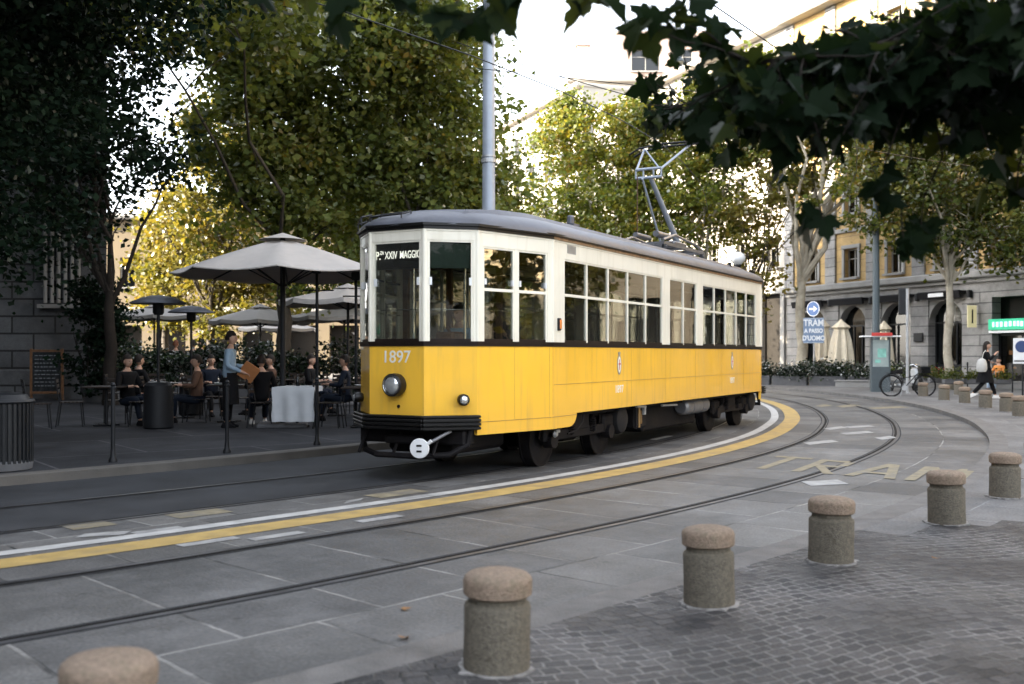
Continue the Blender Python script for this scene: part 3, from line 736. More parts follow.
# lights
def facet_frame(i):
    e = edges[i]; d = Vector((e[1][0] - e[0][0], e[1][1] - e[0][1], 0)).normalized(); nn = Vector((d.y, -d.x, 0))
    return Vector((*e[0], 0)), d, nn
def on_facet(i, s_, z, o=0.):
    p, d, nn = facet_frame(i); q = p + d * s_ + nn * o
    Mx = Matrix((( d.x, 0, nn.x, q.x), (d.y, 0, nn.y, q.y), (0, 1, 0, z), (0, 0, 0, 1))); return Mx     # x along, y up, z outward
def front_idx():
    f = [i for i in NOSE if edges[i][0][0] < XC]
    c = [i for i in f if abs(edges[i][0][0] - edges[i][1][0]) < .01][0]
    rgt = [i for i in f if i != c and (edges[i][0][1] + edges[i][1][1]) < 0][0]
    lft = [i for i in f if i != c and i != rgt][0]
    return c, rgt, lft
FC, FR, FL = front_idx()
def lamp(name, i, s_, z, r_, depth, big=False):
    Mx = on_facet(i, s_, z)
    b = MB(); b.lathe([(r_ * .75, -.01), (r_ * 1.12, .02), (r_ * 1.16, depth * .5), (r_ * 1.12, depth), (r_ * .95, depth + .012), (r_ * .9, depth - .01)], M=Mx, n=32, caps=False)
    o = b.build(name, M['tblack'], tram, smooth=True)
    b = MB(); b.lathe([(r_ * .93, depth - .012), (r_ * .75, depth + .012), (r_ * .4, depth + .026), (.0001, depth + .03)], M=Mx, n=32); b.build('lens', M['lens'], o, smooth=True)
    if big:
        b = MB(); b.lathe([(r_ * .92, depth + .006), (r_ * .98, depth + .016), (r_ * .90, depth + .018)], M=Mx, n=32, caps=False); b.build('rim', M['chrome'], o, smooth=True)
lamp('headlight', FC, elen(edges[FC]) * .53, 1.115, .118, .13, True)
lamp('fog_lamp', FR, elen(edges[FR]) * .72 if edges[FR][0][1] > edges[FR][1][1] else elen(edges[FR]) * .28, .945, .060, .10)
lamp('fog_lamp', FL, elen(edges[FL]) * .72 if edges[FL][0][1] < edges[FL][1][1] else elen(edges[FL]) * .28, .945, .052, .10)
b = MB(); b.lathe([(.02, 0), (.02, .01)], M=on_facet(FC, .42, .865), n=12); b.build('socket', M['tbrown'], tram)
# front numbers, destination roll, route number
L0 = elen(edges[FC])
text_mesh('1897', 'fleet_number', M['letter'], tram, on_facet(FC, L0 * .50, 1.435, .003), size=.20, sx=1.02, bold=.0015)
b = MB(); ebox(b, edges[FC], .05, L0 - .05, 2.47, 2.78, .04, -.06); o = b.build('destination_sign', M['tblack'], tram)
text_mesh('P.', 'lettering', M['signletter'], o, on_facet(FC, .085, 2.63, -.054), size=.135, sx=.75, bold=.002)
text_mesh('ZA', 'lettering', M['signletter'], o, on_facet(FC, .140, 2.665, -.054), size=.06, sx=.7, bold=.001)
text_mesh('XXIV', 'lettering', M['signletter'], o, on_facet(FC, .270, 2.63, -.054), size=.125, sx=.62, bold=.001)
text_mesh('MAGGIO', 'lettering', M['signletter'], o, on_facet(FC, .545, 2.63, -.054), size=.125, sx=.60, bold=.001)
LL = elen(edges[FL])
b = MB(); ebox(b, edges[FL], .05, LL - .05, 2.40, 2.78, .04, -.06); o = b.build('route_number_sign', M['tblack'], tram)
text_mesh('10', 'lettering', M['signletter'], o, on_facet(FL, LL * .5, 2.58, -.054), size=.40, sx=.8)
LR = elen(edges[FR])
b = MB(); ebox(b, edges[FR], .05, LR - .05, 2.47, 2.78, .04, -.06); b.build('green_reflection_board', mat('dark_green_reflection', (.01, .035, .025), .4), tram)  # dark green board stands in for a reflection in the corner pane
# coat-of-arms and side numbers, small vent plate, indicator
SN = [i for i in SIDE if edges[i][0][1] < 0][0]
crest_m = mat('crest_grey', (.28, .25, .18), .5)
for t_, sy in ((.0 + .17 - .33, -1), (5.33, -1), (.0 - .16, 1), (5.33, 1)):
    i = SN if sy < 0 else [j for j in SIDE if j != SN][0]; e = edges[i]
    s_ = (t_ - XF) if e[0][0] < e[1][0] else (XR - t_)
    Mx = on_facet(i, s_, 1.32, .002)
    b = MB(); pl = [(.075 * math.cos(a), .145 * math.sin(a)) for a in [2 * math.pi * k / 28 for k in range(28)]]
    b.slab(pl, Mx, .003); b.slab([(-.035, .14), (.035, .14), (.045, .185), (.015, .17), (0, .195), (-.015, .17), (-.045, .185)], Mx, .003); o = b.build('crest', crest_m, tram)
    b = MB(); b.slab([(x * .72, y * .8) for x, y in pl], Mx @ Matrix.Translation((0, 0, .0032)), .002); b.build('shield', M['letter'], o)
    b = MB(); b.box((0, 0, .007), (.02, .15, .002)); b.box((0, 0.01, .0075), (.07, .022, .002)); b.v = [tuple(Mx @ Vector(q)) for q in b.v]; b.build('cross', M['red'], o)
    text_mesh('1897', 'side_number', M['letter'], tram, on_facet(i, s_, .965, .003), size=.155, sx=1.0, bold=.001)
b = MB(); b.box(TW(0, 0, 0), (.001, .001, .001)); b = MB()
e = edges[SN]
for q in range(6): ebox(b, e, .44, .68, 2.785 + q * .016, 2.795 + q * .016, .012, .006)
ebox(b, e, .43, .69, 2.775, 2.885, .012, .002); b.build('vent_plate', M['galv'], tram)
b = MB(); ebox(b, e, .14, .20, 1.77, 1.93, .05, .035, .01); o = b.build('turn_indicator', M['tblack'], tram)
b = MB(); ebox(b, e, .148, .192, 1.79, 1.91, .03, .045, .008); b.build('lens', M['orange'], o)
# hook bar with white coupling disc and front underrun frame
b = MB(); b.tube([(-3.62, -.78, .6), (-3.66, -.76, .42), (-3.80, -.60, .31), (-3.98, -.30, .29), (-3.98, .30, .29), (-3.80, .60, .32), (-3.66, .74, .42), (-3.62, .76, .6)], .035, 8)
for y in (-.45, .1, .6): b.tube([(-3.75, y, .6), (-3.93, y, .30)], .022, 6)
b.box((-3.6, 0, .5), (.25, 1.5, .18), bev=.02); b.box((-3.85, 0, .47), (.12, .5, .1), bev=.02)
b.build('underrun_frame', M['under'], tram)
b = MB(); b.tube([(-3.80, -.62, .585), (-4.08, -.42, .42)], .02, 8); o = b.build('coupling_rod', M['tank'], tram)
dM = Matrix.Translation((-4.12, -.40, .40)) @ Matrix.Rotation(R(-72), 4, 'Z') @ Matrix.Rotation(R(90), 4, 'X')
b = MB(); b.lathe([(.108, -.015), (.115, 0), (.108, .02), (.0001, .024)], M=dM, n=32); b.tube([dM @ Vector((.09, .05, 0)), dM @ Vector((.14, .09, 0))], .02); dd = b.build('coupling_disc', M['white'], o, smooth=True)
b = MB()
for yy in (-.032, .032): b.box((0, yy, .025), (.06, .022, .006))
b.v = [tuple(dM @ Vector(q)) for q in b.v]; b.build('socket', M['tblack'], dd)
b = MB(); b.tube([(2 * XC + 3.7, -.72, .6), (2 * XC + 3.9, -.70, .36), (2 * XC + 4.1, -.2, .34), (2 * XC + 4.1, .5, .34), (2 * XC + 3.7, .9, .6)], .04, 8); b.build('underrun_frame', M['under'], tram)
# floor, ceiling, bulkheads, seats, handrails
b = MB(); b.prism([(XC + (x - XC) * .985, y * .95) for x, y in outl], .80, .88); b.build('floor', M['inner'], tram)
b = MB(); b.prism([(XC + (x - XC) * .985, y * .95) for x, y in outl], 2.86, 2.90); b.build('ceiling', M['ceil'], tram)
b = MB()
for x in (-2.25, 7.3):
    for y0, y1, z0, z1 in ((-1.12, -.35, .88, 1.65), (.35, 1.12, .88, 1.65), (-1.12, -1.04, 1.6, 2.86), (1.04, 1.12, 1.6, 2.86), (-.42, -.34, .88, 2.86), (.34, .42, .88, 2.86), (-1.12, 1.12, 2.6, 2.86)):
        b.box((x, (y0 + y1) / 2, (z0 + z1) / 2), (.05, y1 - y0, z1 - z0))
b.build('bulkhead', M['wood'], tram)
for sy in (-1, 1):
    b = MB(); b.box((2.5, sy * .93, 1.30), (9.2, .36, .05), bev=.01); b.box((2.5, sy * 1.08, 1.45), (9.2, .04, .32), bev=.01)
    for k in range(8): b.box((-1.9 + k * 1.25, sy * .9, 1.08), (.05, .3, .4))
    b.build('bench', M['wood'], tram)
b = MB()
for sy in (-1, 1):
    b.tube([(-2.1, sy * .55, 2.62), (7.1, sy * .55, 2.62)], .016, 8)
    for x in (-1.2, .9, 3.0, 5.0): b.tube([(x, sy * .55, .88), (x, sy * .55, 2.86)], .018, 8)
b.tube([(-3.3, -.5, .88), (-3.3, -.5, 2.86)], .018, 8); b.tube([(-3.0, .45, .88), (-3.0, .45, 2.86)], .018, 8)
b.build('handrail', M['chrome'], tram)
b = MB(); b.box((-3.45, .0, 1.4), (.35, .7, .5), bev=.03); b.box((-3.4, -.35, 1.68), (.28, .28, .12), bev=.03); b.tube([(-3.4, -.35, 1.74), (-3.3, -.25, 1.80)], .02); b.build('driver_console', M['wood'], tram)
b = MB(); b.box((-2.75, .0, 1.28), (.35, .4, .06), bev=.02); b.tube([(-2.75, 0, .88), (-2.75, 0, 1.27)], .03); b.build('driver_seat', M['tbrown'], tram)
# bogies
def bogie(x0):
    bo = MB()
    for sy in (-1, 1):
        y = sy * .90
        bo.box((x0, y, .40), (2.25, .07, .13), bev=.015)
        for k in (-1, 1):
            xx = x0 + k * .93
            bo.box((xx - k * .0, y, .47), (.36, .09, .24), bev=.03)
            bo.tube([(xx, y - sy * .05, .345), (xx, y + sy * .09, .345)], .10, 16)
            bo.tube([(xx - .22, y, .6), (xx - .30, y + sy * .03, .5), (xx - .28, y, .38)], .012, 6)
        bo.box((x0, y, .56), (.5, .10, .28), bev=.03)
        pts = [(x0 + .35 + .045 * math.cos(t), y + sy * .05 + .045 * math.sin(t), .38 + .2 * t / (2 * math.pi * 6)) for t in [k * .5 for k in range(76)]]
        bo.tube(pts, .010, 5); bo.tube([(p[0] - .7, p[1], p[2]) for p in pts], .010, 5)
        bo.tube([(x0 - .6, y + sy * .09, .66), (x0 - .75, y + sy * .1, .5), (x0 - .95, y + sy * .09, .46)], .012, 6)
    bo.box((x0, 0, .52), (.5, 1.7, .22), bev=.04); bo.box((x0 + .5, 0, .42), (.5, 1.1, .4), bev=.06); bo.box((x0 - .5, 0, .42), (.5, 1.1, .4), bev=.06)
    o = bo.build('bogie', M['under'], tram)
    for k in (-1, 1):
        for sy in (-1, 1):
            w = MB(); xx = x0 + k * .93; Mx = Matrix.Translation((xx, sy * .7225, .345)) @ Matrix.Rotation(R(90) * sy, 4, 'X').inverted()
            w.lathe([(.10, -.075), (.30, -.06), (.345, -.055), (.34, .055), (.355, .06), (.355, .085), (.30, .088), (.10, .08)], M=Matrix.Translation((xx, sy * .7225, .345)) @ Matrix.Rotation(R(90) if sy > 0 else R(-90), 4, 'X') @ Matrix.Scale(1, 4), n=40)
            wo = w.build('wheel', M['under'], o, smooth=True)
            w = MB(); w.lathe([(.346, -.050), (.347, .045)], M=Matrix.Translation((xx, sy * .7225, .345)) @ Matrix.Rotation(R(90) if sy > 0 else R(-90), 4, 'X'), n=40, caps=False); w.lathe([(.305, -.0765), (.345, -.0765)], M=Matrix.Translation((xx, sy * .7225, .345)) @ Matrix.Rotation(R(90) if sy > 0 else R(-90), 4, 'X'), n=40, caps=False); w.build('tyre', M['under'], o)
    return o
bogie(-.93); bogie(6.05)
mg_ = mat('motor_grey', (.02, .019, .02), .6, var=.3)
for sy in (-1, 1):
    for x in (.38, 7.30):
        b = MB(); b.lathe([(.0001, 0), (.15, .0), (.21, .03), (.225, .12), (.20, .2), (.12, .24), (.0001, .24)], M=Matrix.Translation((x, sy * .80, .50)) @ Matrix.Rotation(R(90) if sy < 0 else R(-90), 4, 'X'), n=28); b.build('traction_motor', mg_, tram, smooth=True)
b = MB(); b.tube([(3.15, -.92, .55), (3.2, -.92, .55), (4.35, -.92, .55), (4.4, -.92, .55)], [.10, .14, .14, .10], 24); b.tube([(3.5, -.92, .55), (3.53, -.92, .55)], .147, 24); b.tube([(4.0, -.92, .55), (4.03, -.92, .55)], .147, 24)
b.build('air_tank', M['tank'], tram, smooth=True)
b = MB()
b.box((1.1, -.75, .50), (.5, .5, .34), bev=.02); b.box((2.1, -.3, .52), (.9, .9, .35), bev=.03); b.box((3.3, .5, .50), (1.2, .6, .36), bev=.03)
b.box((2.5, 0, .68), (9.4, 1.9, .10)); b.box((3.0, -.35, .42), (2.6, .9, .42), bev=.04); b.box((2.6, .45, .40), (2.2, .8, .42), bev=.04); b.box((-2.9, 0, .45), (1.2, 1.0, .34), bev=.05); b.box((-3.0, 0, .66), (1.3, 1.3, .12)); b.box((8.0, 0, .66), (1.2, 1.3, .12)); b.box((1.1, .75, .50), (.5, .5, .34), bev=.02)  # low centre boxes added to deepen the dark beneath the tram
b.tube([(.7, -1.08, .69), (.72, -1.08, .34)], .018, 6); b.tube([(-2.6, -.85, .6), (-2.6, -.85, .45)], .012, 6); b.tube([(-2.5, -.86, .6), (-2.5, -.86, .47)], .012, 6)
b.tube([(-1.2, -1.1, .72), (-1.25, -1.1, .55), (-1.4, -1.08, .45), (-1.6, -1.05, .42)], .012, 6)
b.build('underfloor_equipment_and_shade_fill', M['under'], tram)
b = MB(); b.box((.85, -1.08, .50), (.035, .02, .30)); b.box((.98, -1.06, .50), (.02, .02, .2)); b.build('step_bracket', mat('bracket_ochre', (.3, .18, .07), .6), tram)
b = MB(); b.tube([(.68, -1.1, .68), (1.05, -1.1, .66)], .022, 8); b.box((1.0, -1.1, .60), (.06, .04, .12)); b.tube([(1.9, -1.05, .64), (2.6, -1.05, .62)], .02, 8)
b.lathe([(.03, 0), (.05, .03), (.03, .06)], c=(-1.93, -1.0, .44), M=Matrix.Rotation(R(90), 4, 'X')); b.box((-1.85, -1.02, .47), (.12, .03, .04)); b.build('pipework', M['galv'], tram)
# pantograph
pg = empty('pantograph', (4.75, 0, 3.37)); pg.parent = tram
P = MB()
for y in (-.42, .42):
    P.box((0, y, .10), (2.3, .06, .06)); P.tube([(-1.1, y, .16), (-.5, y, .3), (.7, y, .22), (1.1, y, .14)], .025, 6)
for x in (-1.1, -.5, .1, .7, 1.1): P.box((x, 0, .10), (.05, .9, .05))
P.box((.3, 0, .2), (.7, .5, .1), bev=.02)
P.tube([(-.9, -.2, .3), (-.2, -.2, .3)], .06, 12); P.tube([(-.9, .2, .3), (-.2, .2, .3)], .05, 12)
for x in (-1.05, 1.05):
    for y in (-.42, .42): P.lathe([(.04, 0), (.06, .02), (.035, .03), (.06, .045), (.035, .06), (.05, .08)], c=(x, y, .0))
P.build('base_frame', M['tank'], pg, smooth=True)
P = MB()
P.tube([(.80, -.05, .2), (-.72, -.03, 1.36)], [.060, .042], 12); P.tube([(.15, .10, .25), (-.80, .10, 1.34)], .022, 8)
P.build('lower_arm', M['polegrey'], pg)
P = MB(); P.tube([(-.85, .18, .25), (-.80, .2, 1.40)], .010, 6); P.build('cord', M['brown_cloth'], pg)
P = MB()
for z in (1.36, 1.52):
    P.tube([(-.75, -.25, z), (-.75, .25, z)], .026, 8)
for y in (-.25, -.1, .1, .25): P.tube([(-.75, y, 1.36), (-.75, y, 1.52)], .018, 6)
P.tube([(-.75, .24, 1.5), (.10, .42, 2.06)], .022, 8); P.tube([(-.75, -.24, 1.5), (.10, -.50, 2.06)], .024, 8); P.tube([(-.75, -.22, 1.5), (.10, .40, 2.06)], .016, 8)
P.build('upper_arm', M['polegrey'], pg)
P = MB()
for dx in (-.13, .13):
    P.tube([(.10 + dx, .68, 1.96), (.10 + dx, .48, 2.06), (.10 + dx, 0, 2.11), (.10 + dx, -.62, 2.10), (.10 + dx, -.90, 2.0)], .020, 8)
for y in (-.45, 0, .45): P.tube([(-.03, y, 2.08), (.23, y, 2.08)], .015, 6)
P.build('contact_bow', M['iron'], pg)

# ------------------------------------------------------------------ wires and poles
def wire(pts, r_, label, name='overhead_wire', sag=0, group='overhead tram wires'):
    b = MB(); q = []
    for a, c in zip(pts[:-1], pts[1:]):
        for k in range(8):
            t = k / 8; q.append((a[0] + (c[0] - a[0]) * t, a[1] + (c[1] - a[1]) * t, a[2] + (c[2] - a[2]) * t - sag * 4 * t * (1 - t)))
    q.append(pts[-1]); b.tube(q, r_, 5); return b.build(name, M['iron'], label=label, cat='wire', group=group)
cw = [(*off(s, 2.75), 5.47) for s in np.arange(0, 46, 2.4)]
wire(cw, .009, 'dark contact wire running diagonally over the tram to its pantograph')
wire([(*off(s, -.7), 5.5) for s in np.arange(0, 46, 2.4)], .009, 'dark contact wire above the empty near track, across the upper sky')
wire([(-1.0, 18.6, 7.1), (3.9, 19.5, 5.95), (12, 27, 6.4)], .009, 'thin span wire stretched sideways behind the pantograph', sag=.08, group=None)
wire([(-.62, 18.5, 6.6), (4.3, 16.6, 5.56)], .008, 'thin stay wire from the tall grey pole to the contact wire', group=None)
b = empty('tram_mast', (-.42, 18.6, .12), label='tall light grey mast rising behind the front of the tram roof', cat='pole')
m_ = MB(); m_.tube([(0, 0, 0), (0, 0, 3), (0, 0, 13)], [.135, .12, .085], 20); m_.build('shaft', M['polegrey'], b, smooth=True)
m_ = MB(); m_.tube([(0, 0, 4.80), (0, 0, 4.87)], .135, 20); m_.tube([(0, 0, 4.9), (0, 0, 4.93)], .128, 20); m_.build('band', M['galv'], b)
m_ = MB(); m_.lathe([(.2, 0), (.2, .04), (.15, .1), (.14, .5)]); m_.build('base', M['polegrey'], b)
# ------------------------------------------------------------------ buildings
def wall_grid(mb, L_, z0, z1, ops, rev=.28, y=0.):
    """outer wall face on local y=0 (facing -y) with real openings (x0,x1,z0,z1) and reveals"""
    us = sorted({0., L_} | {o[0] for o in ops} | {o[1] for o in ops}); vs = sorted({z0, z1} | {min(max(v, z0), z1) for o in ops for v in (o[2], o[3])})
    for a, b in zip(us[:-1], us[1:]):
        for c, d in zip(vs[:-1], vs[1:]):
            mx, mz = (a + b) / 2, (c + d) / 2
            if any(o[0] < mx < o[1] and o[2] < mz < o[3] for o in ops): continue
            mb.face([(a, y, c), (b, y, c), (b, y, d), (a, y, d)])
    for x0, x1, a, b in ops:
        a2, b2 = max(a, z0), min(b, z1)
        if b2 <= a2: continue
        mb.face([(x0, y, a2), (x0, y, b2), (x0, y + rev, b2), (x0, y + rev, a2)])
        mb.face([(x1, y, b2), (x1, y, a2), (x1, y + rev, a2), (x1, y + rev, b2)])
        if b <= z1: mb.face([(x0, y, b), (x1, y, b), (x1, y + rev, b), (x0, y + rev, b)])
        if a >= z0: mb.face([(x1, y, a), (x0, y, a), (x0, y + rev, a), (x1, y + rev, a)])

def window_proto(w_, h_, root, shut=False, frame=None):
    f = MB(); t = .06
    f.box((0, .0, h_ / 2), (.05, .05, h_)); f.box((-w_ / 2 + t / 2, 0, h_ / 2), (t, .06, h_)); f.box((w_ / 2 - t / 2, 0, h_ / 2), (t, .06, h_))
    f.box((0, 0, h_ - t / 2), (w_, .058, t)); f.box((0, 0, t / 2), (w_, .058, t)); f.box((0, 0, h_ * .66), (w_, .05, .04))
    fo = f.build('window', frame or M['winframe'], root)
    p = MB(); p.face([(-w_ / 2, .03, 0), (w_ / 2, .03, 0), (w_ / 2, .03, h_), (-w_ / 2, .03, h_)]); p.build('pane', M['glass2'], fo)
    p = MB(); p.box((0, -.33, -.06), (w_ + .3, .3, .1)); p.build('sill', M['stone_plain'], fo)
    p = MB(); p.face([(-w_ / 2 - .02, .5, -.02), (w_ / 2 + .02, .5, -.02), (w_ / 2 + .02, .5, h_ + .02), (-w_ / 2 - .02, .5, h_ + .02)])
    if shut:
        p = MB()
        for sx in (-1, 1):
            for k in range(int(h_ / .09)): p.box((sx * (w_ / 2 - .02 + w_ * .22), -.31, .05 + k * .09), (w_ * .42, .035, .055))
            p.box((sx * (w_ / 2 - .02 + w_ * .22), -.298, h_ / 2), (w_ * .44, .02, h_))
        p.build('shutter', M['shutter'], fo)
    return fo
def put_window(fo, x, z, y=.25):
    c = fo.copy(); col.objects.link(c); c.location = (x, y, z)
    for k in [q for q in col.objects if q.parent == fo]:
        k2 = k.copy(); col.objects.link(k2); k2.parent = c
    return c

FA = math.atan2(-.929, .37)
# --- ochre building with grey ground floor, right side of the street
yb = empty('corner_building', (15.2, 57., -.02), FA, label='ochre building with grey rusticated arcaded ground floor behind the right-hand plane trees', cat='building')
LY = 22.3; bays = [2.2 + 3.1 * k for k in range(7)]
g_ops = []
for k, u in enumerate(bays):
    if k in (4, 5): continue
    g_ops.append((u - 1.0, u + 1.0, -.1, 3.95))
g_ops.append((14.15, 18.9, -.1, 3.9))
m_ = MB(); wall_grid(m_, LY, -.1, 4.75, g_ops, .5); m_.build('ground_floor_wall', M['stone_rust'], yb)
ZW = [(5.35, 6.8), (8.6, 10.9), (12.4, 14.6), (16.1, 18.0)]
m_ = MB(); wall_grid(m_, LY, 5.1, 19.6, [(u - .5, u + .5, a, b) for u in bays for a, b in ZW], .3); m_.build('wall', M['ochre'], yb)
m_ = MB(); m_.box((LY / 2, 6.2, 9.8), (LY, 11.0, 19.6)); m_.build('core', M['dark'], yb)
m_ = MB(); m_.box((LY / 2, -.10, 4.93), (LY, .5, .34), bev=.06); m_.box((LY / 2, -.05, 4.66), (LY, .2, .18), bev=.03); m_.box((LY / 2, -.25, 19.75), (LY, 1.2, .45), bev=.1); m_.box((LY / 2, -.04, 7.75), (LY, .16, .22), bev=.03); m_.box((LY / 2, -.04, 11.6), (LY, .16, .16), bev=.03)
m_.build('cornice', M['stone_plain'], yb)
for u in [.3] + [b_ + 1.55 for b_ in bays[:-1]] + [LY - .3]:
    m_ = MB(); m_.box((u, -.04, 12.3), (.8, .12, 14.4), bev=.02); m_.build('pilaster', M['stone_rust'], yb)
wp_ = {}
for a, b in ZW:
    fo = None
    for k, u in enumerate(bays):
        if fo is None:
            fo = window_proto(1.0, b - a, yb, False); fo.location = (u, .25, a)
            s_ = MB()
            for x_ in (-.58, .58): s_.box((x_, -.28, (b - a) / 2), (.16, .08, b - a + .1))
            s_.box((0, -.29, b - a + .1), (1.4, .12, .2), bev=.03); s_.build('surround', M['stone_plain'], fo)
        else: put_window(fo, u, a)
# arches in the ground-floor openings, dark glazed fronts, awnings
def arch_mesh():
    m_ = MB(); n = 14; r_ = 1.0; zc = 2.9
    for k in range(n):
        a0, a1 = math.pi * k / n, math.pi * (k + 1) / n
        p0 = (-r_ * math.cos(a0), zc + r_ * math.sin(a0) * 1.0); p1 = (-r_ * math.cos(a1), zc + r_ * math.sin(a1) * 1.0)
        m_.face([(p0[0], .06, p0[1]), (p1[0], .06, p1[1]), (p1[0], .06, 3.96), (p0[0], .06, 3.96)])
        m_.face([(p0[0], .06, p0[1]), (p0[0], .5, p0[1]), (p1[0], .5, p1[1]), (p1[0], .06, p1[1])])
    return m_
for k, u in enumerate(bays):
    if k in (4, 5): continue
    o = arch_mesh().build('arch', M['stone_plain'], yb); o.location = (u, 0, 0)
    d = MB(); d.box((0, .45, .5), (1.96, .06, 1.0)); d.box((-.95, .45, 2.0), (.06, .08, 4)); d.box((.95, .45, 2.0), (.06, .08, 4)); d.box((0, .45, 2.9), (1.9, .07, .08)); d.box((-.3, .45, 1.9), (.05, .07, 2)); d.box((.3, .45, 1.9), (.05, .07, 2)); o2 = d.build('shopfront', M['iron'], yb); o2.location = (u, 0, 0)
    d = MB(); d.face([(-.95, .47, 0), (.95, .47, 0), (.95, .47, 3.9), (-.95, .47, 3.9)]); d.build('pane', M['glass2'], o2)
    d = MB(); d.box((0, -.35, 4.12), (2.5, .12, .34), bev=.02, rx=.3); d.box((0, -.18, 4.22), (2.5, .42, .1)); 
    if k == 3: pass
    o3 = d.build('awning', M['awning'], yb); o3.location = (u, 0, 0)
    if k in (0, 1, 2, 3):
        d = MB()
        for sx in (-1, 1):
            for q in range(5): d.tube([(sx * (.85 - q * .09), .53 + .03 * (q % 2), 3.6), (sx * (.83 - q * .05), .53 + .03 * (q % 2), 1.9), (sx * (.88 - q * .02), .55, 1.0)], .05, 6)
        o4 = d.build('curtain', mat('curtain', (.2, .21, .19), .9), o2)
for k, u in enumerate(bays[:4]):   # wall lanterns / boxes on piers
    d = MB(); d.box((u + 1.55, -.12, 4.1), (.16, .2, .34), bev=.03); d.build('wall_lantern', M['iron'], yb)
d = MB(); d.box((bays[2] + 1.55, -.06, 2.25), (.55, .08, .4), bev=.01); d.build('menu_case', M['iron'], yb)
d = MB(); d.box((11.4, -.43, 4.12), (.9, .02, .16)); d.build('awning_sign', M['white'], yb)
# shop with the green sign
d = MB(); d.box((16.5, -.12, 2.72), (4.7, .22, .46), bev=.02); o = d.build('shop_sign', M['green_sign'], yb)
gl_ = mat('green_sign_letter', (.35, .85, .65), .5, emit=(.4, .95, .75), estr=.35)
lx = 14.4; L_ = MB()
for k in range(17):   # the lettering is too soft to read; keep its rhythm of pale strokes
    w_ = random.uniform(.08, .16); L_.box((lx + w_ / 2, -.236, 2.73 + random.uniform(-.01, .01)), (w_, .012, .20)); lx += w_ + random.uniform(.06, .12)
L_.build('lettering', gl_, o)
d = MB(); d.box((16.5, -.10, 2.41), (4.7, .2, .10), bev=.01); d.build('sign_rail', M['white'], yb)
d = MB()
for x_ in (14.2, 15.9, 17.5, 18.8): d.box((x_, .4, 1.2), (.07, .08, 2.4))
d.box((16.5, .4, 2.3), (4.7, .08, .1)); o = d.build('shopfront', M['iron'], yb)
d = MB(); d.face([(14.2, .43, 0), (18.8, .43, 0), (18.8, .43, 2.3), (14.2, .43, 2.3)]); d.build('pane', M['glass2'], o)
d = MB(); 
for k in range(26): d.box((random.uniform(14.6, 18.6), .56, random.uniform(.9, 2.1)), (random.uniform(.1, .3), .1, random.uniform(.06, .2)), bev=.02)
d.build('shop_display', mat('glowing_goods', (.35, .14, .04), .6, var=.5, scale=3, emit=(.8, .35, .12), estr=.10), yb)  # goods given a faint warm glow of their own
d = MB(); d.box((13.4, -.35, 3.1), (.06, .5, .95), bev=.01); o = d.build('projecting_sign', mat('lit_sign', (.4, .36, .22), .5, emit=(.9, .8, .45), estr=.06), yb)
d = MB(); d.tube([(13.4, 0, 3.62), (13.4, -.6, 3.62)], .02); d.box((13.4, -.35, 3.1), (.08, .08, .6)); d.build('bracket', M['iron'], o)

# --- pale building farther along the same street line
def street_building(name, org, L_, H_, bays_, rows, wallm, label, ang=FA, base=None, portal=None, shut=False, w_=1.05, depth=11, roofm=None, cat='building'):
    e = empty(name, org, ang, label=label, cat=cat)
    ops = [(u - w_ / 2, u + w_ / 2, a, b) for u in bays_ for a, b in rows]
    if portal: ops += portal
    m_ = MB(); wall_grid(m_, L_, -.2, H_, ops, .3); m_.face([(0, 0, -.2), (0, 0, H_), (0, depth, H_), (0, depth, -.2)]); m_.face([(L_, 0, H_), (L_, 0, -.2), (L_, depth, -.2), (L_, depth, H_)])
    m_.build('wall', wallm, e)
    m_ = MB(); m_.box((L_ / 2, depth / 2 + .35, H_ / 2 - .1), (L_ - .1, depth - .1, H_ - .02)); m_.build('core', M['dark'], e)
    m_ = MB(); m_.box((L_ / 2, -.15 + depth / 2, H_ + .18), (L_ + .2, depth + 1.0, .4), bev=.1)
    for z in [rows[0][1] + .9]: m_.box((L_ / 2, -.05, z), (L_, .2, .22), bev=.04)
    m_.build('cornice', wallm, e)
    if roofm:
        m_ = MB(); m_.raw([(-.3, -.6, H_ + .38), (L_ + .3, -.6, H_ + .38), (L_ + .3, depth + .3, H_ + .38), (-.3, depth + .3, H_ + .38), (.8, depth / 2, H_ + 2.6), (L_ - .8, depth / 2, H_ + 2.6)], [(0, 1, 5, 4), (1, 2, 5), (2, 3, 4, 5), (3, 0, 4)]); m_.build('roof', roofm, e)
    for a, b in rows:
        fo = None
        for u in bays_:
            if fo is None: fo = window_proto(w_, b - a, e, shut); fo.location = (u, .25, a)
            else: put_window(fo, u, a)
    return e
D0 = 24.
wb = street_building('stone_building', (15.2 - .37 * D0, 57 + .929 * D0, -.02), D0 - .02, 19.6, [D0 - 1.25 - 3.05 * k for k in range(8)], [(6.35, 8.05), (9.8, 11.9), (13.2, 15.2), (16.3, 18.0)], M['pale'],
    'bright pale stone building with a tall dark portal left of the ochre one', portal=[(D0 - 2.4, D0 - .45, -.2, 4.9)] + [(D0 - 2.2 - 3.05 * k, D0 - .3 - 3.05 * k, -.2, 3.9) for k in range(1, 7)])
d = MB(); d.box((D0 - 1.42, -.06, 5.0), (2.6, .2, .3), bev=.03); d.box((D0 - 2.6, -.05, 2.4), (.35, .16, 4.9)); d.box((D0 - .25, -.05, 2.4), (.35, .16, 4.9)); d.build('portal_surround', M['stone_plain'], wb)
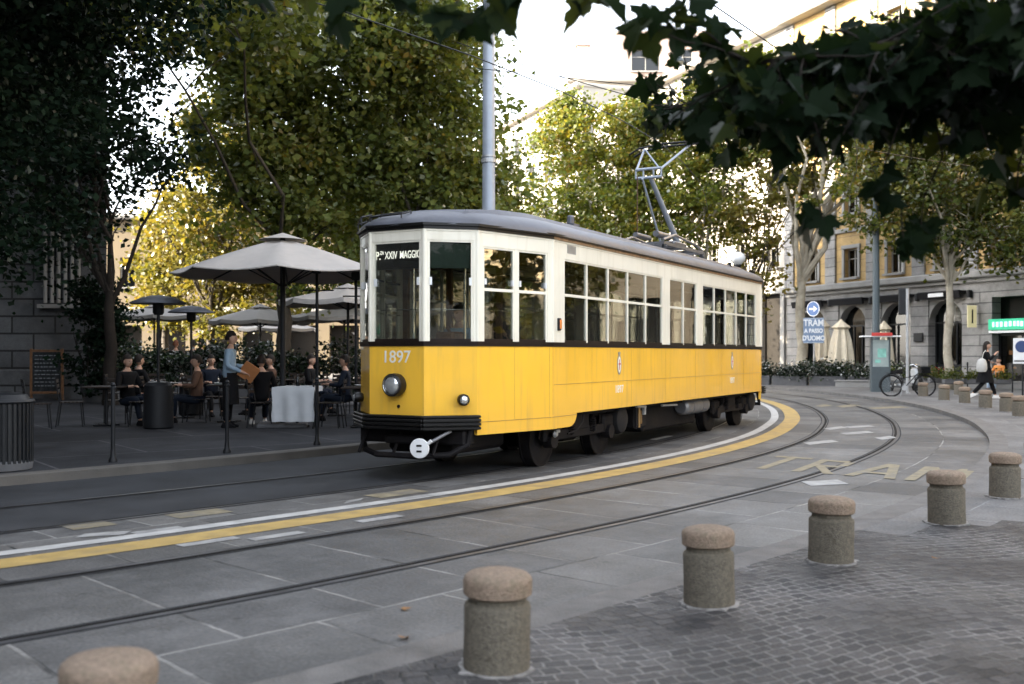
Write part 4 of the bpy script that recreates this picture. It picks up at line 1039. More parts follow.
street_building('terrace_building', (15.2 - .37 * 62, 57 + .929 * 62, -.02), 36., 22.5, [2 + 3.4 * k for k in range(10)], [(5, 7), (9, 11), (12.6, 14.6), (16, 18), (19.3, 21)], M['pale'],
    'overexposed pale building glowing behind the yellow-green trees in the middle distance', shut=True)
M['sand'] = mat('sand_plaster', (.40, .31, .20), .9, var=.12, scale=.8, stain=(.45, .36, .25))
street_building('corner_palazzo', (15.2 + .37 * 22.4, 57 - .929 * 22.4, -.02), 40, 20, [2 + 3.1 * k for k in range(12)], [(5.6, 7.6), (9.6, 11.8), (13.4, 15.4), (16.6, 18.4)], M['sand'], 'sand-coloured building beyond the right edge, mirrored in the tram windows', ang=FA, portal=[(1 + 3.1 * k, 3 + 3.1 * k, -.2, 3.9) for k in range(12)])
tb = street_building('penthouse_building', (5.2, 97, -.02), 14., 27.0, [1.6 + 2.7 * k for k in range(5)], [(8, 10), (12, 14), (16, 18), (20, 22), (23.5, 25.2)], M['pale'],
    'tall pale apartment block with a pink rooftop storey showing above the trees', ang=0)
d = MB(); wall_grid(d, 9.3, 27.4, 32.0, [(2.2, 4.9, 28.2, 30.3), (6.2, 8.0, 28.2, 30.3)], .3); d.v = [(x + 3.9, y + .4, z) for x, y, z in d.v]
for f in (([(3.9, .4, 27.4), (3.9, .4, 32), (3.9, 7, 32), (3.9, 7, 27.4)]), ([(13.2, .4, 32), (13.2, .4, 27.4), (13.2, 7, 27.4), (13.2, 7, 32)]), ([(3.9, .4, 32), (13.2, .4, 32), (13.2, 7, 32), (3.9, 7, 32)])): d.face(f)
d.build('rooftop_storey', M['pinkish'], tb)
fo = window_proto(2.7, 2.1, tb); fo.location = (3.9 + 3.55, .65, 28.2)
fo = window_proto(1.8, 2.1, tb); fo.location = (3.9 + 7.1, .65, 28.2)
d = MB(); d.box((8.55, 4.2, 29.6), (8.7, 5.2, 4.3)); d.build('core', M['dark'], tb)
d = MB()
for k in range(22): d.tube([(4 + k * .43, .6, 32), (4 + k * .43, .6, 33.1)], .03, 4)
d.tube([(4, .6, 33.1), (13.1, .6, 33.1)], .04, 4); d.build('roof_railing', M['iron'], tb)
d = MB(); d.box((1.6, 2, 29.2), (1.1, 1.1, 3.6)); d.box((1.6, 2, 31.1), (1.4, 1.4, .25)); d.build('chimney', M['pinkish'], tb)
# --- arcaded building across the square, glimpsed under the parasols
ab = empty('arcade_building', (-34, 76, -.02), .04, label='low warm arcaded building glimpsed between the parasols across the square', cat='building')
ops = [(1.2 + 3.2 * k, 3.4 + 3.2 * k, -.1, 3.6) for k in range(11)]
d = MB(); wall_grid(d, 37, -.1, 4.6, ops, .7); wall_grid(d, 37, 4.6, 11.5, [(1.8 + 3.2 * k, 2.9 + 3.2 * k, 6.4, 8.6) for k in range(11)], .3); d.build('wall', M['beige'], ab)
d = MB(); d.box((18.5, 5.8, 5.6), (36.8, 10, 11.4)); d.build('core', M['dark'], ab)
d = MB(); d.box((18.5, -.2, 11.6), (37.4, 1.0, .4), bev=.08); d.box((18.5, -.05, 4.75), (37, .3, .3), bev=.05); d.build('cornice', M['stone_plain'], ab)
fo = None
for k in range(11):
    if fo is None: fo = window_proto(1.1, 2.2, ab); fo.location = (2.35, .25, 6.4)
    else: put_window(fo, 2.35 + 3.2 * k, 6.4)
# --- rusticated building on the left; unseen wing towards the viewer added to block the sun
lb = empty('rusticated_building', (-17, 31, 0), 0, label='dark grey rusticated stone building behind the big evergreen at far left', cat='building')
HB = 25.
d = MB(); wall_grid(d, 4.8, .0, HB, [(1.3, 2.6, 7.0, 9.4), (1.3, 2.6, 11.2, 13.6), (1.3, 2.6, 15.4, 17.8)], .35)
d.face([(4.8, 0, HB), (4.8, 0, 0), (1.0, 9, 0), (1.0, 9, HB)])
d.face([(0, 0, 0), (0, 0, HB), (0, -56, HB), (0, -56, 0)]); d.face([(1.0, 9, HB), (1.0, 9, 0), (-15, 9, 0), (-15, 9, HB)])
d.face([(-15, 9, 0), (-43, 0, 0), (-43, 0, HB), (-15, 9, HB)]); d.face([(-43, 0, 0), (-43, -56, 0), (-43, -56, HB), (-43, 0, HB)]); d.face([(-43, -56, 0), (0, -56, 0), (0, -56, HB), (-43, -56, HB)])
d.face([(0, 0, HB), (4.8, 0, HB), (1, 9, HB), (-15, 9, HB), (-43, 0, HB), (-43, -56, HB), (0, -56, HB)])
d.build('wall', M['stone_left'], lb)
d = MB(); d.box((2.4, -.08, 6.1), (5.0, .3, .35), bev=.06); d.box((2.4, -.06, .5), (4.9, .22, 1.0), bev=.04); d.box((2.4, -.1, HB + .1), (5.2, .9, .5), bev=.1); d.box((4.5, -.06, 15), (.55, .16, 17.8), bev=.03); d.build('cornice', M['stone_left'], lb)
d = MB()
for k in range(6): d.tube([(3.0 + .2 * k, -.10, 3.0), (3.0 + .2 * k, -.10, 5.8)], .06, 8)
d.box((3.5, -.12, 5.9), (1.4, .2, .12)); d.box((3.5, -.12, 2.9), (1.4, .2, .12)); d.build('fluted_panel', M['stone_plain'], lb)
fo = None
for z in (7.0, 11.2, 15.4):
    if fo is None: fo = window_proto(1.3, 2.4, lb); fo.location = (1.95, .3, z)
    else: put_window(fo, 1.95, z, .3)

# ------------------------------------------------------------------ trees
def leaf_cloud(name, lobes, n, size, m, parent=None, nclump=None, cr=.55, quad=True, flat=.5, out_bias=.45, smin=.6, **tags):
    """many folded leaf faces gathered in clumps inside ellipsoid lobes"""
    vol = np.array([l[3] * l[4] * l[5] for l in lobes]) ** .8; pr = vol / vol.sum()
    nclump = nclump or max(12, n // 90)
    li = rng.choice(len(lobes), nclump, p=pr); Lb = np.array(lobes)[li]
    d = rng.normal(size=(nclump, 3)); d /= np.linalg.norm(d, axis=1)[:, None]
    rad = rng.random(nclump) ** out_bias
    cc = Lb[:, :3] + d * Lb[:, 3:6] * rad[:, None]
    cs = cr * (.5 + rng.random(nclump))
    ci = rng.integers(0, nclump, n)
    g_ = rng.normal(size=(n, 3)) * np.array([1, 1, flat + .15]); g_ *= (cs[ci] * .55)[:, None]
    P = cc[ci] + g_
    P = P[P[:, 2] > .2]; n = len(P)
    a = rng.normal(size=(n, 3)); a /= np.linalg.norm(a, axis=1)[:, None]; a[:, 2] = a[:, 2] * .6 - .25; a /= np.linalg.norm(a, axis=1)[:, None]
    b = rng.normal(size=(n, 3)); b -= (b * a).sum(1)[:, None] * a; b /= np.linalg.norm(b, axis=1)[:, None]; c = np.cross(a, b)
    sz = size * (smin + (1.35 - smin) * rng.random(n))[:, None]; wd = .36
    v0 = P; v1 = P + a * sz * .5 + b * sz * wd + c * sz * .08; v2 = P + a * sz; v3 = P + a * sz * .5 - b * sz * wd + c * sz * .08
    V = np.stack([v0, v1, v2, v3], 1).reshape(-1, 3)
    me = bpy.data.meshes.new(name); me.vertices.add(len(V)); me.vertices.foreach_set('co', V.astype(np.float32).ravel())
    k = np.arange(n) * 4
    T = np.stack([k, k + 1, k + 2, k, k + 2, k + 3], 1).ravel()
    me.loops.add(len(T)); me.loops.foreach_set('vertex_index', T.astype(np.int32))
    me.polygons.add(len(T) // 3); me.polygons.foreach_set('loop_start', (np.arange(len(T) // 3) * 3).astype(np.int32)); me.polygons.foreach_set('loop_total', np.full(len(T) // 3, 3, np.int32))
    me.materials.append(m); me.update(calc_edges=True); me.validate()
    o = bpy.data.objects.new(name, me); col.objects.link(o)
    if parent: o.parent = parent
    return tag(o, **tags), cc
def bend(p0, p1, k=5, amt=.12, sagz=0.):
    p0, p1 = Vector(p0), Vector(p1); L_ = (p1 - p0).length; out = [p0]
    for i in range(1, k):
        t = i / k; out.append(p0.lerp(p1, t) + Vector((random.uniform(-1, 1), random.uniform(-1, 1), random.uniform(-.5, .5))) * L_ * amt * .5 + Vector((0, 0, sagz * math.sin(t * math.pi) * L_)))
    out.append(p1); return out
def tree(base, fork, lobes, n, size, leafm, bark, r_, label, name='plane_tree', cat='tree', group=None, nl=16, cr=.55, lean=(0, 0), flat=.5, out_bias=.45, nclump=None, limb_r=.35):
    e = empty(name, base, 0, label=label, cat=cat, group=group)
    rel = [(l[0] - base[0], l[1] - base[1], l[2] - base[2], *l[3:]) for l in lobes]
    lo, cc = leaf_cloud('crown', rel, n, size, leafm, e, cr=cr, flat=flat, out_bias=out_bias, nclump=nclump)
    t = MB(); F = Vector((lean[0], lean[1], fork))
    pts = bend((0, 0, -.05), F, 6, .03); rr_ = [r_ * (1.35 if i == 0 else 1.06 - .35 * i / 6) for i in range(len(pts))]
    t.tube(pts, rr_, 14)
    idx = rng.choice(len(cc), min(nl, len(cc)), replace=False)
    for q in idx:
        tgt = Vector(cc[q]); st = F.lerp(Vector((0, 0, 0)), random.uniform(0, .18))
        pb = bend(st, tgt, 6, .10, .06); r0 = r_ * limb_r * random.uniform(.7, 1.1)
        t.tube(pb, [r0 * (1 - .86 * i / 6) + .008 for i in range(7)], 7)
        for _ in range(3):
            a = pb[random.randint(2, 5)]; near_ = cc[np.argsort(((cc - np.array(a)) ** 2).sum(1))[random.randint(0, min(7, len(cc) - 1))]]
            t.tube(bend(a, Vector(near_), 4, .12), [r0 * .4, r0 * .3, r0 * .22, r0 * .14, .006], 5)
    t.build('trunk', bark, e, smooth=True)
    return e
# big dark evergreen overhanging at the left
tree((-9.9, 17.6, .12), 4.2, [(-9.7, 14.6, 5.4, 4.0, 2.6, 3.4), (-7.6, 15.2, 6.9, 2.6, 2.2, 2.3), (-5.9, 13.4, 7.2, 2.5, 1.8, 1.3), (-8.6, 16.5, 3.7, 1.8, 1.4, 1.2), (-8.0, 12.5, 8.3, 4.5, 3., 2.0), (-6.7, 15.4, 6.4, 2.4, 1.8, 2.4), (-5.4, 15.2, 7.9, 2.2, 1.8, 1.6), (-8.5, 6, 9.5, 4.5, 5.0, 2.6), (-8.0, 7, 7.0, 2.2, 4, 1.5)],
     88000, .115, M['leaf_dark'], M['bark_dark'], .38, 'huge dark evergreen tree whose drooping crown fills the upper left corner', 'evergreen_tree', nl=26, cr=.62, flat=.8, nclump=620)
tree((-10.6, 27.2, .12), 3.0, [(-10.8, 27.2, 6.8, 2.2, 2.0, 3.0), (-12.5, 27.5, 9.5, 3.0, 2.0, 4.0)], 16000, .16, M['leaf_dark'], M['bark_dark'], .17, 'slim dark tree with a bare black trunk by the stone wall behind the cafe', 'street_tree', nl=12, cr=.6)
# dense trees above the cafe
CG = 'trees over the cafe square'
tree((-7.2, 32.5, .12), 3.6, [(-6.2, 32, 8.2, 3.0, 2.6, 5.2), (-7.8, 32, 8.5, 2.4, 2.2, 4.4), (-7.3, 31, 12, 2.6, 2.2, 3.0), (-6.8, 24, 10.2, 4.0, 3.4, 1.6)], 42000, .21, M['leaf_mid'], M['bark_mid'], .26, 'dense brownish-green tree rising above the big parasol', group=CG, nl=9, cr=.75, nclump=420, limb_r=.22)
tree((-2.6, 33.5, .12), 3.6, [(-2.9, 33.5, 8.2, 3.0, 2.6, 4.9), (-3.2, 32.5, 12.5, 2.5, 2.2, 2.8), (-1.0, 33.8, 6.2, 1.6, 1.6, 2.6), (-3.2, 30, 11.0, 2.6, 2.4, 2.0)], 40000, .21, M['leaf_mid'], M['bark_mid'], .26, 'dense brownish-green tree just left of the tall grey mast, leaves reaching behind it', group=CG, nl=9, cr=.75, nclump=420, limb_r=.22)
tree((-4.6, 37.5, .12), 3.4, [(-4.8, 37.5, 6.4, 3.6, 2.0, 3.2)], 12000, .22, M['leaf_mid'], M['bark_mid'], .2, 'darker low tree behind the gap between the two dense cafe trees', group=CG, nl=10, cr=.7)
tree((-15.2, 52, .1), 3.2, [(-15.0, 52, 8.2, 3.0, 2.6, 6.0), (-12.6, 53, 5.2, 2.4, 2.2, 2.6)], 16000, .24, M['leaf_gold'], M['bark_mid'], .25, 'sunlit golden tree glowing between the dark evergreen and the parasol', nl=16, cr=.8, nclump=170)
tree((-19.2, 57, .1), 3.2, [(-18.6, 57, 6.5, 2.4, 2.4, 4.5)], 7000, .3, M['leaf_gold'], M['bark_mid'], .22, 'sunlit golden tree farthest left, seen through the dark evergreen', nl=10, cr=.8, nclump=70)
MG = 'yellow-green trees behind the tram'
tree((2.6, 52, .0), 3.6, [(2.9, 52, 8.6, 2.5, 2.2, 6.2), (1.6, 52, 4.5, 1.6, 2.0, 2.8), (3.2, 52, 12.6, 1.5, 1.6, 2.0)], 20000, .22, M['leaf_yg'], M['bark'], .22, 'yellow-green tree behind the tram roof just right of the tall mast', group=MG, nl=14, cr=.7, nclump=150)
tree((5.6, 50, .0), 3.6, [(5.6, 50, 8.6, 2.2, 2.2, 5.6), (6.2, 50, 12.2, 1.5, 1.6, 1.8)], 16000, .22, M['leaf_yg'], M['bark'], .2, 'yellow-green tree between the mast and the pantograph, paler at its top', group=MG, nl=14, cr=.7, nclump=110)
tree((8.5, 49, .0), 3.8, [(8.6, 49, 8.6, 2.4, 2.2, 5.6), (9.6, 48.5, 12.0, 2.0, 2.0, 3.0)], 17000, .22, M['leaf_yg'], M['bark'], .2, 'tall yellow-green tree directly behind the pantograph', group=MG, nl=14, cr=.7, nclump=110)
tree((11.2, 47.5, .0), 3.4, [(10.9, 47.5, 6.5, 1.5, 1.7, 3.3), (12.4, 47, 10.6, 2.1, 1.8, 2.8)], 3800, .24, M['leaf_gold'], M['bark_mid'], .11, 'thin sparse tree with orange leaves right of the pantograph', nl=18, cr=.6, nclump=60, group=None)
# planes on the right
tree((13.3, 47, .05), 5.3, [(13.6, 47, 10.6, 3.0, 2.4, 3.0), (11.8, 47, 14.0, 2.8, 2.2, 2.6), (15.9, 47, 13.2, 3.4, 2.4, 3.2)], 9000, .24, M['leaf_yg'], M['bark'], .25, 'plane tree with a pale mottled trunk and fanned limbs behind the TRAM sign', nl=13, cr=.65, nclump=90, limb_r=.6, lean=(-.12, 0))
tree((16.95, 40, .05), 4.4, [(16.6, 40, 7.1, 2.6, 2.3, 2.0), (18.7, 39.8, 6.6, 2.0, 2.0, 2.6), (15.0, 39.5, 7.6, 2.0, 2.0, 1.7), (18, 40, 10.5, 4, 2.6, 2.5), (14.4, 39.5, 9.0, 1.8, 1.8, 1.6)], 26000, .20, M['leaf_right'], M['bark'], .17, 'leafy plane tree with a straight trunk behind the walking woman', nl=16, cr=.65, nclump=170, limb_r=.4)
tree((21.4, 36.5, .05), 4.4, [(20.4, 37, 7.2, 3.0, 2.3, 2.5), (22, 36, 9.5, 3.8, 2.6, 3.0), (20.0, 37.0, 5.3, 2.0, 1.8, 1.6)], 22000, .20, M['leaf_right'], M['bark'], .30, 'plane tree whose crown hangs over the green shop sign at the right edge', nl=14, cr=.65, nclump=130)
# a row further along the kerb on the right, mostly seen as reflections in the tram windows
tree((16.5, 14.5, .05), 4.0, [(16.5, 14.5, 6.3, 3.5, 3.0, 4.2)], 6000, .30, M['leaf_gold'], M['bark'], .32, 'plane tree beyond the right edge of the picture, mirrored in the tram windows', nl=12, cr=.8, nclump=70)
tree((19.5, 8.5, .05), 4.0, [(19.5, 8.5, 6.2, 3.6, 3.0, 4.4)], 6000, .30, M['leaf_yg'], M['bark'], .34, 'second plane tree beyond the right edge, mirrored in the front windows', nl=12, cr=.8, nclump=70)
tree((-11.5, 9.0, .12), 5.0, [(-9.3, 9.5, 9.8, 4.2, 6.5, 2.2), (-10, 2, 9.5, 5, 5, 2.4)], 42000, .22, M['leaf_dark'], M['bark_dark'], .36, 'unseen dark tree added beyond the left edge to shade the near road', nl=14, cr=.9, nclump=420)  # added out of view so its canopy darkens the left road
street_building('rear_sky_blocker', (36, -40, -.02), 60, 12.5, [3 + 3.6 * k for k in range(15)], [(5, 7), (9, 11)], M['stone_plain'], 'unseen grey building added behind the viewer to darken the tram front windows', ang=math.pi)  # added out of view to block low sky from the front panes
tree((22.6, 28.5, .05), 3.6, [(22.6, 28.5, 6.2, 2.6, 2.6, 3.2)], 6000, .26, M['leaf_gold'], M['bark'], .24, 'golden plane tree beyond the right edge nearest the shop row, mirrored in the tram side', nl=12, cr=.7, nclump=70)
tree((20.5, 21.5, .05), 3.6, [(20.5, 21.5, 6.0, 2.6, 2.6, 3.2)], 6000, .26, M['leaf_yg'], M['bark'], .24, 'greener plane tree beyond the right edge, mirrored in the middle of the tram side', nl=12, cr=.7, nclump=70)
# dark shrub by the stone wall
sh = empty('shrub', (-11.6, 28.6, .12), 0, label='tall dark shrub in front of the rusticated wall beside the chalkboard', cat='shrub')
leaf_cloud('foliage', [(0, 0, 1.5, .85, .6, 1.4), (.5, .1, 2.6, .6, .5, .9), (-.3, 0, 2.9, .6, .5, .8)], 5000, .13, M['leaf_dark'], sh, cr=.35, nclump=60)
t = MB()
for k in range(7): t.tube(bend((random.uniform(-.15, .15), 0, 0), (random.uniform(-.8, .8), random.uniform(-.3, .3), random.uniform(1.6, 3.2)), 5, .08), [.03, .026, .02, .016, .012, .006], 5)
t.build('stem', M['bark_dark'], sh); t = MB(); t.lathe([(.28, 0), (.38, .5), (.4, .52), (.34, .52)], n=20); t.build('pot', M['potgrey'], sh, smooth=True)

# --- overhanging plane branches in the foreground
def plane_leaf_shape():
    h = [(0, 0), (.10, -.06), (.30, -.13), (.50, -.06), (.42, .06), (.60, .12), (.80, .26), (.62, .34), (.60, .46), (.42, .42), (.30, .46), (.34, .62), (.24, .76), (.14, .80), (.06, .96), (0, 1.08)]
    return h
LH = plane_leaf_shape()
def fore_leaves(items, name, parent, m):
    """items: (origin, direction, normal, size)"""
    vs = []; fs = []
    for o_, d_, n_, s_ in items:
        d_ = d_.normalized(); n_ = (n_ - d_ * n_.dot(d_)).normalized(); x_ = d_.cross(n_)
        b0 = len(vs); fold = random.uniform(-.35, .6); curl = random.uniform(-.6, .35); tw = random.uniform(-.2, .2)
        def P_(x, y):
            return o_ + (x_ * x * math.cos(fold) + d_ * y + n_ * (abs(x) * math.sin(fold) + curl * y * y * .5 + tw * x * y)) * s_
        cidx = len(vs); vs.append(P_(0, .3))
        ring = [(x * random.uniform(.92, 1.08), y * random.uniform(.95, 1.05)) for x, y in LH] + [(-x * random.uniform(.92, 1.08), y * random.uniform(.95, 1.05)) for x, y in reversed(LH[1:-1])]
        for x, y in ring: vs.append(P_(x, y))
        n = len(ring)
        for k in range(n): fs.append((cidx, cidx + 1 + k, cidx + 1 + (k + 1) % n))
        # petiole
        pdir = (-d_ + Vector((random.uniform(-.3, .3), random.uniform(-.3, .3), random.uniform(.2, .8)))).normalized()
        a = o_; b = o_ + pdir * s_ * .5; w_ = x_ * .012 * s_ * 1.2; w2 = n_ * .012 * s_ * 1.2
        k = len(vs); vs.extend([a + w_, a - w_, b - w_, b + w_, a + w2, a - w2, b - w2, b + w2]); fs += [(k, k + 1, k + 2, k + 3), (k + 4, k + 5, k + 6, k + 7)]
    me = bpy.data.meshes.new(name); me.from_pydata([tuple(v) for v in vs], [], fs); me.materials.append(m); me.update()
    o = bpy.data.objects.new(name, me); col.objects.link(o); o.parent = parent; return o
fb = empty('plane_tree', (6.8, 1.6, .0), 0, label='plane tree at the viewer\'s side with big lobed dark leaves hanging across the top right', cat='tree')
tr_ = MB(); tr_.tube([(0, 0, 0), (0, .05, 1.5), (-.1, .1, 3.6), (-.05, .2, 6)], [.34, .28, .24, .16], 16)
def W2(x, y, z): return Vector((x - 6.8, y - 1.6, z))
limbs = [[(6.75, 1.7, 2.9), (5.2, 3.0, 3.15), (3.6, 4.0, 3.05), (2.2, 4.6, 2.95), (1.15, 4.9, 2.86)],
         [(6.75, 1.7, 3.3), (5.4, 4.2, 3.5), (4.0, 5.6, 3.45), (2.4, 6.3, 3.3), (1.2, 6.8, 3.1)],
         [(6.75, 1.7, 3.1), (4.4, 2.6, 3.5), (2.0, 3.3, 3.45), (.4, 3.9, 3.16), (-.6, 4.3, 3.08), (-1.3, 4.4, 3.10)],
         [(6.75, 1.7, 3.2), (5.6, 3.2, 3.5), (4.0, 4.4, 3.45), (2.6, 5.0, 3.25), (1.5, 5.4, 3.0)],
         [(6.75, 1.7, 2.8), (5.2, 3.0, 2.95), (4.0, 4.2, 2.9), (2.8, 4.7, 2.92), (1.9, 4.9, 2.84)],
         [(6.75, 1.7, 2.6), (5.4, 3.3, 3.0), (4.2, 4.6, 2.95), (3.0, 5.1, 2.92), (2.2, 5.2, 2.84)]]
items = []
def smooth_line(P, n=40):
    P = [Vector(p) for p in P]; out = []
    d = [0]
    for a, b in zip(P[:-1], P[1:]): d.append(d[-1] + (b - a).length)
    for k in range(n + 1):
        t = d[-1] * k / n; i = max(j for j in range(len(d) - 1) if d[j] <= t + 1e-9); f = (t - d[i]) / (d[i + 1] - d[i])
        p0, p1, p2, p3 = P[max(i - 1, 0)], P[i], P[i + 1], P[min(i + 2, len(P) - 1)]
        out.append(.5 * ((2 * p1) + (p2 - p0) * f + (2 * p0 - 5 * p1 + 4 * p2 - p3) * f * f + (3 * p1 - p0 - 3 * p2 + p3) * f ** 3))
    return out
random.seed(21)
tw_dens = [1.0, 1.0, .55, 1.1, 1., 1.]
for li_, Lm in enumerate(limbs):
    q = smooth_line([W2(*p) for p in Lm]); n = len(q); r0 = [.05, .045, .035, .03, .03, .03][li_]
    tr_.tube(q, [r0 * (1 - .85 * i / (n - 1)) + .003 for i in range(n)], 8)
    for i in range(9, n):
        if random.random() > tw_dens[li_]: continue
        wx = (q[i] + Vector((6.8, 1.6, 0)))
        for _ in range(3 if li_ != 2 else 1):
            ln = random.uniform(.25, .62) * (1 if li_ != 2 else .5)
            dr = Vector((random.uniform(-1, .7), random.uniform(-.9, .9), random.uniform(-.75, .5))).normalized()
            e_ = q[i] + dr * ln + Vector((0, 0, -.06))
            tw = bend(q[i], e_, 4, .12); tr_.tube(tw, [.007, .006, .005, .004, .003], 5)
            k = int(ln / (.040 if li_ != 2 else .09)) + 1
            for j in range(k):
                t = (j + random.random()) / k; p = q[i].lerp(e_, t)
                dd = Vector((random.uniform(-1, 1), random.uniform(-1, 1), random.uniform(-1.5, .15))).normalized()
                nn = Vector((random.uniform(-1, 1), random.uniform(-1, 1), random.uniform(-.1, 1)))
                p = p + dd * .06
                items.append((p, dd, nn, random.choice((.055, .08, .10, .115, .13, .145)) * random.uniform(.9, 1.1)))
# a few outlying sprays that dangle lower
for (x, y, z, c_) in [(1.25, 4.7, 2.42, 6), (1.75, 4.9, 2.25, 5), (2.1, 5.3, 2.1, 5), (1.45, 4.8, 2.1, 3), (.62, 4.5, 2.90, 5), (.30, 4.2, 2.92, 4), (.05, 4.0, 2.82, 3), (-.1, 4.0, 2.80, 4), (-.25, 4.0, 2.80, 3), (-.45, 4.0, 2.86, 3), (-.72, 4.3, 2.90, 3), (2.6, 5.3, 2.3, 3), (1.9, 5.0, 2.02, 3), (.78, 4.6, 2.95, 6), (.95, 4.8, 2.9, 8), (1.15, 4.55, 2.62, 6), (1.3, 4.6, 2.55, 4)]:
    p0 = W2(x, y, z)
    top = min((v for Lm in limbs for v in smooth_line([W2(*p) for p in Lm])), key=lambda v: (v - p0).length)
    tr_.tube(bend(top, p0, 4, .1), [.007, .006, .005, .004, .003], 5)
    for j in range(c_):
        dd = Vector((random.uniform(-1, 1), random.uniform(-.6, .6), random.uniform(-1.4, .1))).normalized()
        items.append((p0 + Vector((random.uniform(-.06, .06), random.uniform(-.06, .06), random.uniform(-.02, .10))), dd, Vector((random.uniform(-.7, .7), random.uniform(-1, -.1), random.uniform(.0, .8))), random.uniform(.10, .17)))
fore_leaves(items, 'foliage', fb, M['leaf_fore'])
tr_.build('trunk', M['bark_dark'], fb, smooth=True)
# fallen leaves on the road
for (x_, y_, lb_) in ((402, 610, 'brown fallen leaf curled on a road slab left of the large bollard'), (403, 640, 'small dark fallen leaf nearest the granite edge left of the large bollard'), (938, 560, 'small pale fallen leaf on the cobbles at right')):
    gx, gy = gp(x_, y_); f_ = fore_leaves([(Vector((0, 0, .004)), Vector((1, .3, .0)), Vector((0, .05, 1)), .055)], 'fallen_leaf', None, M['leaf_fallen']); f_.location = (gx, gy, .008); f_.rotation_euler[2] = x_; tag(f_, label=lb_, cat='leaf')
# ------------------------------------------------------------------ people
def skin_mesh(name, V, Ed, Rd, m, parent=None, sub=2, squash=None):
    me = bpy.data.meshes.new(name); me.from_pydata([tuple(v) for v in V], Ed, []); o = bpy.data.objects.new(name, me); col.objects.link(o)
    md = o.modifiers.new('skin', 'SKIN'); md.use_smooth_shade = True
    for i, sv in enumerate(me.skin_vertices[0].data):
        r_ = Rd[i]; sv.radius = (r_, r_) if not isinstance(r_, tuple) else r_; sv.use_root = (i == 0)
    s_ = o.modifiers.new('sub', 'SUBSURF'); s_.levels = sub; s_.render_levels = sub
    dg = bpy.context.evaluated_depsgraph_get(); dg.update()
    m2 = bpy.data.meshes.new_from_object(o.evaluated_get(dg)); col.objects.unlink(o); bpy.data.objects.remove(o)
    m2.materials.clear(); m2.materials.append(m); m2.polygons.foreach_set('use_smooth', [True] * len(m2.polygons))
    o2 = bpy.data.objects.new(name, m2); col.objects.link(o2)
    if parent: o2.parent = parent
    return o2
POSES = {
 'stand': dict(hip=.93, lean=0, kn=((.10, .02, .50), (-.10, -.02, .50)), an=((.11, .04, .09), (-.11, 0, .09)), el=((.25, .03, 1.14), (-.25, .03, 1.14)), wr=((.24, -.12, .92), (-.24, -.12, .92))),
 'walk': dict(hip=.92, lean=-.04, kn=((.08, -.17, .52), (-.08, .06, .50)), an=((.08, -.30, .11), (-.09, .36, .16)), el=((.23, .03, 1.15), (-.20, -.10, 1.18)), wr=((.17, -.20, 1.12), (-.10, -.26, 1.36))),
 'stroll': dict(hip=.93, lean=-.02, kn=((.08, -.10, .50), (-.08, .03, .50)), an=((.08, -.16, .09), (-.09, .20, .12)), el=((.25, .06, 1.15), (-.25, -.02, 1.15)), wr=((.25, .0, .92), (-.24, -.14, .93))),
 'waiter': dict(hip=.93, lean=-.03, kn=((.09, .0, .50), (-.10, .02, .50)), an=((.10, .02, .09), (-.11, .03, .09)), el=((.25, -.02, 1.14), (-.25, -.02, 1.14)), wr=((.13, -.26, 1.12), (-.16, -.28, 1.02))),
 'sit': dict(hip=.50, lean=.02, kn=((.13, -.42, .50), (-.13, -.40, .50)), an=((.13, -.44, .09), (-.12, -.50, .09)), el=((.27, -.06, .72), (-.27, -.06, .72)), wr=((.16, -.30, .74), (-.17, -.28, .74))),
 'drive': dict(hip=.50, lean=-.03, kn=((.13, -.40, .48), (-.13, -.38, .48)), an=((.13, -.42, .09), (-.12, -.44, .09)), el=((.26, -.18, .74), (-.26, -.18, .74)), wr=((.14, -.40, .76), (-.15, -.38, .78))),
}
